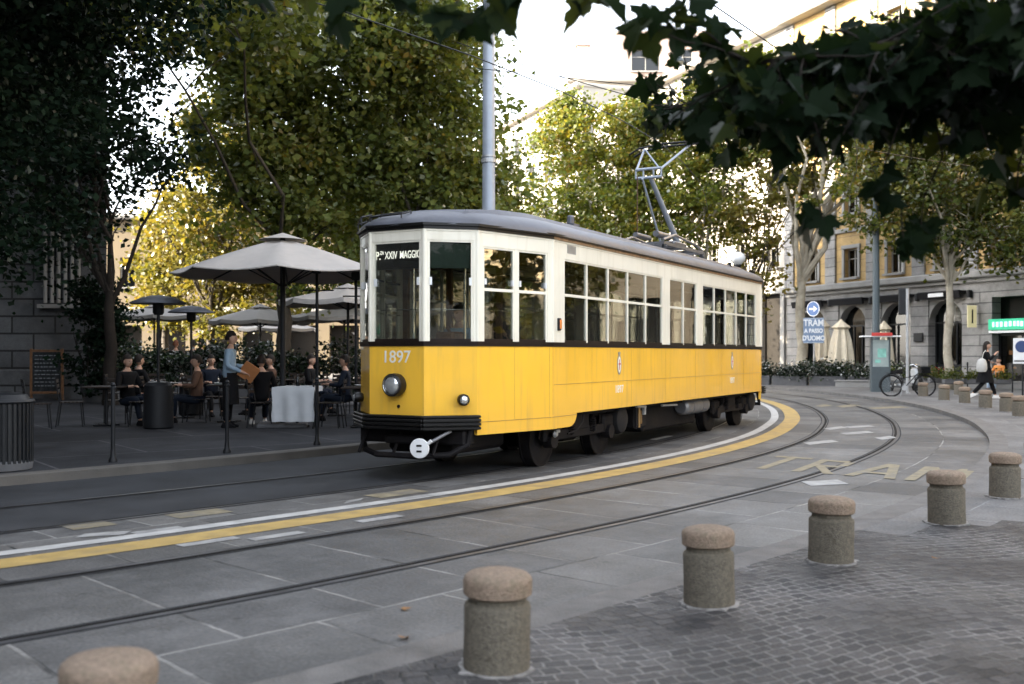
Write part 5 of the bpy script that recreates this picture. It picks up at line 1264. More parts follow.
def person(loc, rz, pose, top, bottom, label, hair='short', hairm=None, coat=False, shoes=None, group=None, sc=1.0, skirt=None, head_dz=0, apron=False):
    p = POSES[pose]; hz = p['hip']; ln = p['lean']; k = hz - .93
    sh = 1.40 + k; nk = 1.48 + k
    V = [(0, 0, hz), (0, ln * .4, hz + .18), (0, ln * .8, hz + .34), (0, ln, sh + .0), (0, ln - .005, nk), (0, ln - .02, nk + .07)]
    Ed = [(0, 1), (1, 2), (2, 3), (3, 4), (4, 5)]; Rd = [(.12, .085), (.10, .075), (.12, .085), (.10, .07), .052, .05]
    def chain(st, pts, rs):
        i = st
        for q, r_ in zip(pts, rs): V.append(q); Rd.append(r_); Ed.append((i, len(V) - 1)); i = len(V) - 1
        return i
    arms = []
    for j, s in enumerate((1, -1)):
        el, wr = p['el'][j], p['wr'][j]; S_ = (s * .175, ln, sh)
        d = (Vector(wr) - Vector(el)).normalized(); hd = Vector(wr) + d * .07
        chain(3, [S_, tuple(Vector(S_).lerp(Vector(el), .5)), el, tuple(Vector(el).lerp(Vector(wr), .4)), wr, tuple(hd)], [.055, .048, .04, .04, .027, .034]); arms.append((Vector(wr), d, s))
        kn, an = p['kn'][j], p['an'][j]; H_ = (s * .09, 0, hz - .06)
        fx = (an[0], an[1] - .05, an[2] - .045)
        chain(0, [H_, tuple(Vector(H_).lerp(Vector(kn), .45)), kn, tuple(Vector(kn).lerp(Vector(an), .35)), an], [.07, .065, .05, .05, .037])
    body = skin_mesh('person', V, Ed, Rd, M['skin'], None, 1)
    # head with face, fingers: joined into the one body mesh
    hb = MB(); hc = Vector((0, ln - .025, nk + .155 + head_dz))
    ns, nr = 16, 12
    prof = []
    for i in range(nr + 1):
        a = math.pi * i / nr; z = -math.cos(a); rr_ = math.sin(a)
        for q in range(ns):
            t = 2 * math.pi * q / ns; x = rr_ * math.cos(t) * .075; y = rr_ * math.sin(t) * .095; zz = z * .118
            if z < -.2: x *= 1 - .28 * (-z); y = y * (1 - .22 * (-z)) - .012 * (-z)
            if y < 0 and abs(x) < .016 and -.35 < z < .12: y -= .022 * (1 - abs(z + .15) * 2)     # nose
            if y < 0 and .015 < abs(x) < .05 and -.02 < z < .2: y += .010                           # eye sockets
            prof.append(hc + Vector((x, y, zz)))
    fs = [(i * ns + q, i * ns + (q + 1) % ns, (i + 1) * ns + (q + 1) % ns, (i + 1) * ns + q) for i in range(nr) for q in range(ns)]
    hb.raw(prof, fs)
    for s in (1, -1):
        hb.box(hc + Vector((s * .078, .008, -.005)), (.014, .032, .055), bev=.005)
    hb.cur = 1
    for s in (1, -1): hb.box(hc + Vector((s * .03, -.082, .008)), (.022, .012, .010), bev=.003)
    hb.cur = 2; hb.box(hc + Vector((0, -.082, -.055)), (.04, .01, .010), bev=.003)
    hb.cur = 0
    for wr, d, s in arms:
        side = d.cross(Vector((0, 0, 1)));  side = side.normalized() if side.length > .1 else Vector((1, 0, 0)); up_ = side.cross(d).normalized(); dn = -up_ if d.z > -.6 else Vector((0, -1, 0)).cross(side) * 0 + side * -s
        pc = wr + d * .085
        for f in range(4):
            o_ = side * (f - 1.5) * .018; L1 = (.036, .042, .040, .030)[f]
            a0 = pc + o_ - d * .02; a1 = a0 + d * (L1 + .02); a2 = a1 + (d + dn * .7).normalized() * .028; a3 = a2 + (d * .4 + dn).normalized() * .02
            hb.tube([a0, a1, a2, a3], [.0095, .009, .008, .006], 6)
        th = wr + d * .045; ts = side * (-s)
        hb.tube([th, th + (ts * .8 + d * .6).normalized() * .035, th + (ts * .6 + d).normalized() * .065], [.012, .010, .008], 6)
    tmp = hb.build('tmp', [M['skin'], M['hair'], M['red_lip']], None, smooth=True)
    import bmesh
    bm = bmesh.new(); bm.from_mesh(body.data); bm.from_mesh(tmp.data); 
    bm.to_mesh(body.data); bm.free(); body.data.materials.append(M['hair']); body.data.materials.append(M['red_lip'])
    body.data.polygons.foreach_set('use_smooth', [True] * len(body.data.polygons))
    tm = tmp.data; col.objects.unlink(tmp); bpy.data.objects.remove(tmp)
    # clothes
    V2 = [(0, 0, hz - .09), (0, ln * .4, hz + .16), (0, ln * .8, hz + .34), (0, ln, sh), (0, ln, sh + .045)]; E2 = [(0, 1), (1, 2), (2, 3), (3, 4)]; R2 = [(.185, .145), (.165, .13), (.165, .125), (.135, .10), (.075, .07)]
    for j, s in enumerate((1, -1)):
        el, wr = Vector(p['el'][j]), Vector(p['wr'][j]); S_ = Vector((s * .178, ln, sh)); i = 3
        for q, r_ in ((S_, .068), (S_.lerp(el, .5), .060), (el, .053), (el.lerp(wr, .5), .047), (el.lerp(wr, .93), .037)):
            V2.append(tuple(q)); R2.append(r_); E2.append((i, len(V2) - 1)); i = len(V2) - 1
    skin_mesh('jacket', V2, E2, R2, top, body, 1)
    V3 = [(0, 0, hz + .09)]; E3 = []; R3 = [(.165, .13)]
    for j, s in enumerate((1, -1)):
        kn, an = Vector(p['kn'][j]), Vector(p['an'][j]); H_ = Vector((s * .092, 0, hz - .07)); i = 0
        for q, r_ in ((H_, .102), (H_.lerp(kn, .5), .092), (kn, .072), (kn.lerp(an, .5), .066), (kn.lerp(an, .95), .056)):
            V3.append(tuple(q)); R3.append(r_); E3.append((i, len(V3) - 1)); i = len(V3) - 1
    skin_mesh('trousers', V3, E3, R3, bottom, body, 1)
    for j, s in enumerate((1, -1)):
        an = Vector(p['an'][j]); b = MB()
        pr = [(-.045, .06), (-.05, .0), (-.045, -.08), (-.035, -.15), (0, -.18), (.035, -.15), (.045, -.08), (.05, 0), (.045, .06), (0, .085)]
        tilt = -.45 if an.z > .12 else 0
        Mx = Matrix.Translation(an + Vector((0, 0, -.085))) @ Matrix.Rotation(tilt, 4, 'X')
        n = len(pr); vs = []
        for zz, scx in ((0, 1), (.03, 1.03), (.06, .86), (.10, .62)):
            for x, y in pr: vs.append(Mx @ Vector((x * scx, y * (scx if zz < .05 else (scx if y > 0 else scx * .75)), zz)))
        fs = [tuple(reversed(range(n))), tuple(range(3 * n, 4 * n))] + [(a * n + q, a * n + (q + 1) % n, (a + 1) * n + (q + 1) % n, (a + 1) * n + q) for a in range(3) for q in range(n)]
        b.raw(vs, fs); b.build('shoe', shoes or M['black_cloth'], body, smooth=True)
    b = MB(); vs = []; n2 = 7
    for i in range(n2 + 1):
        a = math.pi * .5 * i / n2
        for q in range(ns):
            t = 2 * math.pi * q / ns; x = math.cos(t) * math.cos(a) * .084; y = math.sin(t) * math.cos(a) * .105 + .012; zz = math.sin(a) * .128 + .022
            if y < -.02 and i == 0: zz += .035
            vs.append(hc + Vector((x, y, zz)))
    b.raw(vs, [(i * ns + q, i * ns + (q + 1) % ns, (i + 1) * ns + (q + 1) % ns, (i + 1) * ns + q) for i in range(n2) for q in range(ns)])
    drop = .30 if hair == 'long' else .06
    vs = []
    for i in range(5):
        for q in range(9):
            t = math.pi * (q / 8) + (0 if hair == 'long' else .0); wdt = .088 + .02 * i / 4 * (hair == 'long')
            vs.append(hc + Vector((wdt * math.cos(t), .022 + wdt * 1.15 * math.sin(t), .03 - drop * i / 4)))
    b.raw(vs, [(i * 9 + q, i * 9 + q + 1, (i + 1) * 9 + q + 1, (i + 1) * 9 + q) for i in range(4) for q in range(8)])
    b.build('hair', hairm or M['hair'], body, smooth=True)
    if coat:
        b = MB(); vs = []; n = 20
        for i, (z_, rx_, ry_) in enumerate([(hz + .25, .17, .125), (hz + .05, .19, .145), (hz - .2, .225, .20), (hz - .42, .25, .25)]):
            for q in range(n):
                t = 2 * math.pi * q / n; vs.append(((rx_ + .012 * math.sin(5 * t)) * math.cos(t), (ry_ + .012 * math.cos(4 * t)) * math.sin(t), z_))
        b.raw(vs, [(i * n + q, i * n + (q + 1) % n, (i + 1) * n + (q + 1) % n, (i + 1) * n + q) for i in range(3) for q in range(n)]); b.build('coat', top, body, smooth=True)
    if apron:
        b = MB(); vs = []; n = 12
        for i, (z_, r_) in enumerate([(hz + .08, .165), (hz - .2, .185), (hz - .5, .20)]):
            for q in range(n):
                t = math.pi + math.pi * (q / (n - 1)); vs.append((r_ * 1.1 * math.cos(t), r_ * .95 * math.sin(t), z_))
        b.raw(vs, [(i * n + q, i * n + q + 1, (i + 1) * n + q + 1, (i + 1) * n + q) for i in range(2) for q in range(n - 1)]); b.build('apron', M['black_cloth'], body, smooth=True)
    body.location = loc; body.rotation_euler = (0, 0, rz); body.scale = (sc, sc, sc)
    return tag(body, label=label, cat='person', group=group)
M['red_lip'] = mat('lip', (.35, .12, .1), .5)
M['auburn'] = mat('auburn_hair', (.16, .05, .02), .6, var=.2)
# the tram driver
dx, dy, dz = TW(-2.78, -.12, .81)
person((dx, dy, dz), TA - R(90), 'drive', M['blueshirt'], M['navy'], 'tram driver in a pale shirt seated behind the front corner window', sc=.97)
dx, dy, dz = TW(-1.0, .35, .88)
person((dx, dy, dz), TA + R(20), 'stand', M['black_cloth'], M['navy'], 'dark-dressed passenger standing inside the tram', sc=.98)
PV = .12
person((-5.20, 18.9, PV), R(95), 'waiter', M['blueshirt'], M['black_cloth'], 'waiter in a pale blue shirt and dark apron standing beside the parasol', apron=True)
mn = MB(); mn.box((0, 0, 0), (.30, .02, .34), bev=.004); mn = mn.build('menu_folder', M['menu'], label='orange-brown menu folder held out by the waiter in the blue shirt', cat='menu'); mn.location = (-4.80, 18.78, 1.14); mn.rotation_euler = (R(25), R(35), R(15))
CGp = 'cafe customers'
person((-4.72, 18.9 + .5, PV), R(200), 'sit', M['black_cloth'], M['navy'], 'seated customer in dark clothes with white sneakers next to the waiter', shoes=M['shoe_white'])
person((-7.35, 19.7, PV), R(60), 'sit', M['black_cloth'], M['navy'], 'dark figure seated at the cafe table left of the patio heater')
person((-6.25, 20.4, PV), R(-70), 'sit', M['brown_cloth'], M['navy'], 'customer in brown seated between the patio heater and the waiter')
person((-2.55, 20.6, PV), R(10), 'sit', M['black_cloth'], M['navy'], 'customer seated behind the tablecloth table beside the tram front')
person((-3.1, 22.2, PV), R(100), 'sit', M['red'], M['navy'], 'customer in a red top seated far back near the tram front')
person((-5.4, 23.0, PV), R(-60), 'sit', M['brown_cloth'], M['navy'], 'customer seated in shadow behind the parasol pole')
person((-8.1, 22.4, PV), R(140), 'sit', M['black_cloth'], M['navy'], 'customer seated with back turned left of the second patio heater')
person((-6.6, 22.6, PV), R(30), 'sit', M['navy'], M['black_cloth'], 'customer in navy seated between the second patio heater and the waiter')
person((-4.6, 23.6, PV), R(80), 'sit', M['black_cloth'], M['navy'], 'customer in black seated just behind the parasol pole')
person((-3.4, 20.9, PV), R(-90), 'sit', M['navy'], M['navy'], 'customer in navy facing left above the hanging tablecloth')
person((-2.0, 22.5, PV), R(160), 'sit', M['brown_cloth'], M['navy'], 'customer in brown half hidden by the tram front, farthest right')
person((-10.3, 31.5, PV), R(170), 'stroll', M['black_cloth'], M['black_cloth'], 'auburn-haired pedestrian in black walking away beyond the patio heater', hairm=M['auburn'])
person((-9.6, 31.0, PV), R(185), 'stroll', M['black_cloth'], M['navy'], 'dark-haired pedestrian in black on the far side of the cafe')
person((-9.05, 30.0, PV), R(20), 'stand', M['black_cloth'], M['black_cloth'], 'dark figure standing behind the waiter under the parasols')
wx, wy = 14.42, 31.4
person((wx, wy, .09), R(72), 'walk', M['black_cloth'], M['black_cloth'], 'woman in black walking right past the bollards with a pale backpack', hair='long', coat=True, shoes=M['shoe_white'], sc=1.0)
bp_ = MB()
prof = [(.02, -.19), (.12, -.185), (.155, -.10), (.15, .05), (.11, .16), (.04, .20), (.0001, .205)]
bp_.lathe(prof, M=Matrix.Diagonal((1, .75, 1.05, 1)), n=20)
ob = empty('backpack', (wx - .02 - .17, wy - .20, 1.03 + .09), R(-15), label='pale drawstring backpack slung on the walking woman in black', cat='bag')
bp_.build('pouch', M['bagwhite'], ob, smooth=True)
bp_ = MB(); bp_.tube([(.0, -.02, .18), (.05, .02, .38), (.12, .10, .45), (.2, .16, .36)], .012, 6); bp_.build('strap', M['bagwhite'], ob)
ph = MB(); ph.box((0, 0, 0), (.075, .01, .15), bev=.004); ph = ph.build('phone', M['bagwhite'], label='pale phone held up by the walking woman in black', cat='phone'); ph.location = (wx + .34, wy - .1, 1.47); ph.rotation_euler = (R(20), 0, R(60))
person((19.0, 40.2, .0), R(-60), 'sit', M['orange_cloth'], M['jeans'], 'person in orange and pale jeans seated outside the green-signed shop', sc=1.)

# ------------------------------------------------------------------ cafe furniture
def chair_proto():
    e = empty('cafe_chair', (0, 0, 0)); dm = M['iron']
    b = MB()
    for k in range(6): b.box((0, -.17 + k * .068, .455), (.40, .055, .018), bev=.004)
    b.build('seat', M['dkwood'], e)
    b = MB()
    for k in range(3): b.box((0, .235 + k * .012, .66 + k * .095), (.38, .016, .06), bev=.004)
    b.build('backrest', M['dkwood'], e)
    for sx in (-1, 1):
        b = MB(); b.tube([(sx * .19, -.2, 0), (sx * .19, -.16, .45)], .012, 6); b.build('leg', dm, e)
        b = MB(); b.tube([(sx * .19, .26, 0), (sx * .19, .20, .45), (sx * .19, .27, .90)], .012, 6); b.build('leg', dm, e)
    return e
def table_proto():
    e = empty('cafe_table', (0, 0, 0)); b = MB(); b.box((0, 0, .735), (.72, .72, .03), bev=.008); b.build('tabletop', M['dkwood'], e)
    b = MB(); b.tube([(0, 0, .02), (0, 0, .72)], .03, 10); b.box((0, 0, .70), (.3, .3, .03)); b.build('pedestal', M['iron'], e)
    b = MB(); b.box((0, 0, .02), (.5, .07, .03), rz=R(45), bev=.005); b.box((0, 0, .024), (.5, .07, .03), rz=R(-45), bev=.005); b.build('base', M['iron'], e)
    return e
ct = table_proto(); tag(ct, cat='table', group='dark cafe tables under the parasols'); cc_ = chair_proto(); tag(cc_, cat='chair', group='dark cafe chairs under the parasols')
TB = [(-3.95, 18.95, 0, 'small square cafe table under the pale hanging tablecloth'), (-7.6, 19.3, .1, 'dark cafe table left of the patio heater'), (-5.6, 20.4, 0, 'dark cafe table just behind the waiter'), (-2.75, 18.9, .05, 'dark cafe table laid with cutlery half hidden by the tram front'),
      (-6.9, 21.6, 0, 'dark cafe table behind the patio heater'), (-3.8, 22.4, .1, 'dark cafe table in the second row behind the tablecloth'), (-5.3, 24.4, 0, 'dark cafe table deep in shadow below the parasol pole'), (-2.3, 21.4, 0, 'dark cafe table in the second row next to the tram'), (-8.4, 23.6, 0, 'dark cafe table farthest left in the second row')]
CHL = ['near left', 'near right', 'far']
k_ = 0
tdesc = ['the tablecloth table', 'the table left of the patio heater', 'the table behind the waiter', 'the table half hidden by the tram front', 'the table behind the patio heater', 'the second-row table behind the tablecloth', 'the table deep in shadow below the parasol pole', 'the second-row table next to the tram', 'the farthest left second-row table']
for i, (x, y, a, lb_) in enumerate(TB):
    o = ct if i == 0 else copy_thing(ct, (0, 0, 0)); o.location = (x, y, PV); o.rotation_euler = (0, 0, a); o['label'] = lb_
    for j, (ax, nm) in enumerate(((-90, 'left side'), (90, 'right side'), (180, 'far side') if i not in (0,) else (90, ''))):
        if i == 0 and j == 2: continue
        th = R(ax) + a; cxp = x + .62 * math.sin(th) * 1; cyp = y - .62 * math.cos(th)
        c = cc_ if k_ == 0 else copy_thing(cc_, (0, 0, 0))
        c.location = (cxp, cyp, PV); c.rotation_euler = (0, 0, th + math.pi + random.uniform(-.25, .25)); c['label'] = 'dark cafe chair, ' + nm + ' of ' + tdesc[i]; k_ += 1
c = copy_thing(cc_, (-8.55, 18.6, PV), R(120), 'empty dark cafe chair standing apart nearest the chalkboard')
# tablecloth hanging over the table, long towards the viewer
b = MB(); nx, ny = 22, 26; vs = []
for j in range(ny):
    for i in range(nx):
        u = -.47 + .94 * i / (nx - 1); v = -1.0 + 1.45 * j / (ny - 1)
        if v > -.37: x, y, z = u, v, .758
        else: y = -.375 - .03 * math.sin(i * .9) * min(1, (-.37 - v) * 3); z = .758 + (v + .37) * 1.0; x = u * (1 - .12 * (-.37 - v))
        if abs(x) > .37:
            dd = abs(x) - .37; x = math.copysign(.375 + .01 * math.sin(j * .8), x); z -= dd * (1 if v > -.37 else .2)
        vs.append((x, y, z + .002 * math.sin(i * 1.7 + j)))
b.raw(vs, [(j * nx + i, j * nx + i + 1, (j + 1) * nx + i + 1, (j + 1) * nx + i) for j in range(ny - 1) for i in range(nx - 1)])
o = b.build('tablecloth', M['cloth'], smooth=True, label='pale cloth draped over a cafe table and hanging to the ground side', cat='tablecloth'); o.location = (-3.95, 18.95, PV)
for j, (x, y, lb_) in enumerate([(-2.75, 18.8, 'stack of white plates on the cafe table beside the tram front'), (-5.75, 20.3, 'white plates on the cafe table behind the waiter')]):
    b = MB(); b.lathe([(.05, 0), (.12, .012), (.125, .02), (.05, .012), (.12, .03), (.125, .038), (.0001, .03)], n=24); o = b.build('plate_stack', M['white'], smooth=True, label=lb_, cat='plates'); o.location = (x, y, PV + .752)
b = MB(); b.lathe([(.035, 0), (.036, .14), (.014, .19), (.014, .25), (.0001, .25)], n=16); o = b.build('water_bottle', M['glass2'], smooth=True, label='glass bottle standing on the cloth-covered cafe table', cat='bottle'); o.location = (-3.95, 19.0, PV + .76)

def parasol(loc, rad, zt, ze, label, n=8, rot=0, group=None, mast=.035, canvas=None, valance=.12):
    e = empty('parasol', loc, rot, label=label, cat='parasol', group=group)
    b = MB(); K = 7
    vs = []
    for i in range(K + 1):
        f = .13 + .87 * i / K
        for q in range(n * 6):
            t = q / (n * 6) * 2 * math.pi; seg = 2 * math.pi / n; lt = (t % seg) / seg
            rr_ = rad * math.cos(seg / 2) / math.cos((lt - .5) * seg); sagf = .06 * math.sin(math.pi * lt) * f
            vs.append((rr_ * f * math.cos(t), rr_ * f * math.sin(t), zt - (zt - ze) * (f ** 1.12) - sagf))
    m_ = n * 6
    for f_ in range(m_): pass
    fs = [(i * m_ + q, i * m_ + (q + 1) % m_, (i + 1) * m_ + (q + 1) % m_, (i + 1) * m_ + q) for i in range(K) for q in range(m_)]
    base_ = len(vs)
    for q in range(m_): x, y, z = vs[K * m_ + q]; vs.append((x, y, z - valance))
    fs += [(K * m_ + q, K * m_ + (q + 1) % m_, base_ + (q + 1) % m_, base_ + q) for q in range(m_)]
    b.raw(vs, fs); b.build('canopy', canvas or M['canvas'], e, smooth=True)
    b = MB(); vs = []
    for i, f in enumerate((.0, .10, .22)):
        for q in range(n * 2):
            t = q / (n * 2) * 2 * math.pi; vs.append((rad * f * math.cos(t) + .0001 * math.cos(t), rad * f * math.sin(t) + .0001 * math.sin(t), zt + .10 - .14 * (f / .22)))
    m2 = n * 2
    b.raw(vs, [(i * m2 + q, i * m2 + (q + 1) % m2, (i + 1) * m2 + (q + 1) % m2, (i + 1) * m2 + q) for i in range(2) for q in range(m2)]); b.build('vent_cap', canvas or M['canvas'], e, smooth=True)
    b = MB(); b.tube([(0, 0, .05), (0, 0, zt)], mast, 12); b.build('pole', M['iron'], e)
    for k in range(n):
        t = 2 * math.pi * k / n; b = MB(); b.tube([(0, 0, zt - .12), (rad * .97 * math.cos(t), rad * .97 * math.sin(t), ze - .02)], .016, 5); b.tube([(0, 0, ze - .25), (rad * .5 * math.cos(t), rad * .5 * math.sin(t), zt - (zt - ze) * .52 - .04)], .013, 5); b.build('rib', M['iron'], e)
    b = MB(); b.box((0, 0, .04), (.9, .9, .08), bev=.02); b.build('base', M['potgrey'], e)
    return e
parasol((-4.25, 19.1, PV), 2.02, 3.50, 2.84, 'largest grey parasol, open over the front cafe tables left of the tram', rot=R(10), mast=.05, valance=.02)
parasol((-8.8, 36.0, PV), 1.75, 3.0, 2.52, 'pale parasol second from left in the row behind the big one', rot=.2)
parasol((-10.0, 44.0, PV), 1.7, 2.9, 2.45, 'small far parasol lowest in the row behind the big one', rot=.5)
parasol((-4.3, 27.0, PV), 1.8, 3.1, 2.75, 'pale parasol partly hidden by the tram front, highest of the back row', rot=.1)
parasol((-5.7, 35.0, PV), 1.9, 2.95, 2.6, 'pale parasol right of the big parasol\'s pole in the back row', rot=.3)
parasol((-13.2, 38.0, PV), 1.6, 3.1, 2.75, 'pale parasol edge at the far left behind the patio heater', rot=.3)
for lx_, ly_, hz_, lb_ in ((317, 18.6, 3.0, 'thin dark cafe lamp post rising through the right half of the big parasol'), (356, 19.6, 2.95, 'thin dark cafe lamp post squeezed against the tram front')):
    e = empty('lamp_post', ((lx_ - 512) * ly_ / FX, ly_, PV), 0, label=lb_, cat='lamp post')
    b = MB(); b.tube([(0, 0, 0), (0, 0, hz_ - .2)], .028, 8); b.build('pole', M['iron'], e)
    b = MB(); b.box((0, -.03, hz_ - .12), (.16, .12, .16), bev=.02); b.tube([(-.25, 0, hz_ - .5), (.3, 0, hz_ - .5)], .015, 6); b.build('lantern', M['iron'], e)
def heater(loc, label, h_=2.36):
    e = empty('patio_heater', loc, 0, label=label, cat='patio heater', group='patio heaters in the cafe')
    b = MB(); b.lathe([(.24, 0), (.27, .03), (.25, .78), (.20, .84), (.05, .86)], n=28); b.build('base', M['iron'], e, smooth=True)
    b = MB(); b.tube([(0, 0, .8), (0, 0, h_ - .25)], .028, 12); b.build('pole', M['iron'], e)
    b = MB(); b.lathe([(.07, h_ - .3), (.10, h_ - .26), (.10, h_ - .08), (.07, h_ - .05)], n=20); b.build('burner', M['iron'], e, smooth=True)
    b = MB(); b.lathe([(.50, h_ - .10), (.48, h_ - .07), (.30, h_ + .01), (.12, h_ + .05), (.0001, h_ + .06)], n=32); b.build('reflector', mat('heater_hood', (.07, .075, .09), .5, metal=.3), e, smooth=True)
heater((-6.42, 18.7, PV), 'mushroom patio heater nearest the kerb, left of the waiter')
heater((-7.1, 22.8, PV), 'dark patio heater farther back, between the near heater and the waiter')
# steel posts of the left kerb
def post_proto(h_=1.0, r_=.026):
    e = empty('street_post', (0, 0, 0)); b = MB(); b.tube([(0, 0, 0), (0, 0, h_ - .08)], r_, 14); b.build('shaft', M['iron'], e, smooth=True)
    b = MB(); b.lathe([(r_ * .8, h_ - .09), (r_ * 1.4, h_ - .08), (r_ * 1.4, h_ - .06), (r_ * .9, h_ - .05), (r_ * 1.25, h_ - .03), (r_ * .8, h_ - .005), (.0001, h_)], n=16); b.build('finial', M['iron'], e, smooth=True)
    b = MB(); b.lathe([(r_ * 2.1, 0), (r_ * 2.1, .03), (r_ * 1.3, .07), (r_ * 1.05, .16)], n=16); b.build('collar', M['iron'], e, smooth=True); return e
pp = post_proto(); tag(pp, cat='post', group='dark iron posts along the left kerb')
for i, (px, py, lb_) in enumerate(((113, 462, 'iron post on the left kerb nearest the litter bin'), (227, 453, 'iron post on the left kerb in front of the waiter'), (317, 445, 'iron post on the left kerb beside the hanging tablecloth'))):
    x, y = gp(px, py, PV); o = pp if i == 0 else copy_thing(pp, (0, 0, 0)); o.location = (x, y, PV); o['label'] = lb_
for i, (px, py, lb_, hh) in enumerate(((776, 384.5, 'thin dark post just right of the tram\'s rear end', 1.0), (807, 387, 'thin dark post left of the TRAM sign pole', 1.0), (843, 387.5, 'thin dark post below the closed cream parasol', 1.0), (967.5, 392, 'thin dark post left of the walking woman', 1.15), (1012.5, 395, 'thin dark post below the round parking sign', 1.15))):
    x, y = gp(px, py, 0); o = copy_thing(pp, (x, y, 0), 0, lb_); o['group'] = 'dark posts on the far pavement'; o.scale = (1, 1, hh)
# litter bin
lbn = empty('litter_bin', (-5.97, 12.05, PV), 0, label='dark ribbed litter bin cut by the left edge of the picture', cat='litter bin')
b = MB()
for k in range(36):
    t = 2 * math.pi * k / 36; b.box((.335 * math.cos(t), .335 * math.sin(t), .45), (.012, .034, .72), rz=t, bev=.003)
b.build('slats', M['iron'], lbn)
b = MB(); b.lathe([(.31, .03), (.318, .04), (.318, .82), (.29, .82), (.29, .1)], n=36, caps=False); b.lathe([(.345, .78), (.36, .80), (.345, .83), (.31, .83)], n=36, caps=False); b.build('liner', M['iron'], lbn, smooth=True)
b = MB(); b.lathe([(.30, .0), (.33, .01), (.34, .09), (.32, .12)], n=36); b.build('base', M['potgrey'], lbn, smooth=True)
b = MB(); b.lathe([(.3, .83), (.27, .88), (.12, .91), (.11, .87)], n=30, caps=False)
b.build('hood', M['iron'], lbn, smooth=True)
# chalkboard
cb_ = empty('chalkboard', (-13.55, 30.0, PV), R(8), label='framed chalkboard menu standing against the stone wall at far left', cat='sign')
b = MB(); b.box((0, 0, .82), (.80, .03, 1.16)); b.build('board', M['board'], cb_)
b = MB()
for sx in (-1, 1): b.box((sx * .43, -.005, .75), (.07, .06, 1.5), bev=.008)
b.box((0, -.005, 1.44), (.80, .058, .07), bev=.008); b.box((0, -.005, .22), (.80, .058, .07), bev=.008); b.build('frame', M['wood'], cb_)
b = MB(); random.seed(5)
for r_ in range(9):
    x = -.33
    while x < .25:
        w_ = random.uniform(.04, .12); b.box((x + w_ / 2, -.018, 1.3 - r_ * .11), (w_, .004, .022)); x += w_ + .03
b.build('chalk_strokes', mat('chalk', (.22, .24, .26), .9, var=.4, scale=20), cb_)

# ------------------------------------------------------------------ street furniture at the right
sx, sy = gp(814, 387.5)
sg = empty('tram_sign', (sx, sy, 0), R(-12), label='TRAM A PASSO D\'UOMO board under a round blue arrow sign on a pole', cat='sign')
b = MB(); b.tube([(0, 0, 0), (0, 0, 3.72)], .032, 10); b.build('pole', M['galv'], sg)
b = MB(); b.box((-.02, -.05, 2.48), (.86, .02, 1.10), bev=.006); o = b.build('panel', M['sign_pale'], sg)
b = MB(); 
for q in ((-.02, 3.01, .82, .012), (-.02, 1.95, .82, .012)): b.box((q[0], -.062, q[1]), (q[2], .004, q[3]))
b.build('border', M['white'], o)
def TM(x, y, z): return Matrix(((1, 0, 0, x), (0, 0, -1, y), (0, 1, 0, z), (0, 0, 0, 1)))
for tx_, z_, s_, sxx in (('TRAM', 2.80, .40, .80), ('A PASSO', 2.46, .25, .80), ("D'UOMO", 2.14, .29, .80)):
    text_mesh(tx_, 'lettering', M['white'], o, TM(-.02, -.064, z_), size=s_, sx=sxx, bold=.011)
b = MB(); b.lathe([(.33, 0), (.33, .02), (.0001, .02)], M=Matrix.Translation((0, -.045, 3.42)) @ Matrix.Rotation(R(90), 4, 'X'), n=36); o = b.build('direction_disc', M['sign_blue'], sg); o.rotation_euler = (0, 0, R(-40))
b = MB(); b.lathe([(.30, .021), (.328, .0215), (.328, .024), (.30, .0235)], M=Matrix.Translation((0, -.045, 3.42)) @ Matrix.Rotation(R(90), 4, 'X'), n=36, caps=False); b.slab([(-.2, -.04), (.03, -.04), (.03, -.13), (.22, 0), (.03, .13), (.03, .04), (-.2, .04)], TM(0, -.068, 3.42), .004); b.build('arrow', M['white'], o)

def closed_parasol(loc, h_, r_, label):
    e = empty('closed_parasol', loc, 0, label=label, cat='parasol', group='closed cream parasols in front of the ochre building')
    b = MB(); b.tube([(0, 0, 0), (0, 0, h_)], .03, 10); b.build('pole', M['iron'], e)
    b = MB(); n = 40; vs = []
    for i, (z, r0) in enumerate([(h_ + .02, .02), (h_ - .10, .12), (h_ - .35, .30 * r_ + .1), (h_ - .45, .22 * r_ + .05), (h_ - .9, .34 * r_ + .05), (h_ - 1.5, .42 * r_ + .06), (h_ - 1.95, .47 * r_ + .05)]):
        for q in range(n):
            t = 2 * math.pi * q / n; rr_ = r0 * (1 + (.16 if i > 2 else .06) * math.sin(8 * t + i * .15)); vs.append((rr_ * math.cos(t), rr_ * math.sin(t), z + (.06 * math.sin(8 * t) if i == 6 else 0)))
    b.raw(vs, [(i * n + q, i * n + (q + 1) % n, (i + 1) * n + (q + 1) % n, (i + 1) * n + q) for i in range(6) for q in range(n)]); b.build('canopy', M['canvas_cream'], e, smooth=True)
    b = MB(); b.lathe([(.3, 0), (.3, .06), (.06, .1)], n=16); b.build('base', M['potgrey'], e); return e
def at(px, Y): return (px - 512) * Y / FX
closed_parasol((at(841, 46), 46, 0), 3.0, 1.05, 'closed cream parasol right of the TRAM sign')
closed_parasol((at(823, 48.5), 48.5, 0), 3.1, .8, 'closed cream parasol half hidden behind the TRAM sign')
closed_parasol((at(884, 47), 47, 0), 2.95, .8, 'closed cream parasol with only its top showing above the info column')
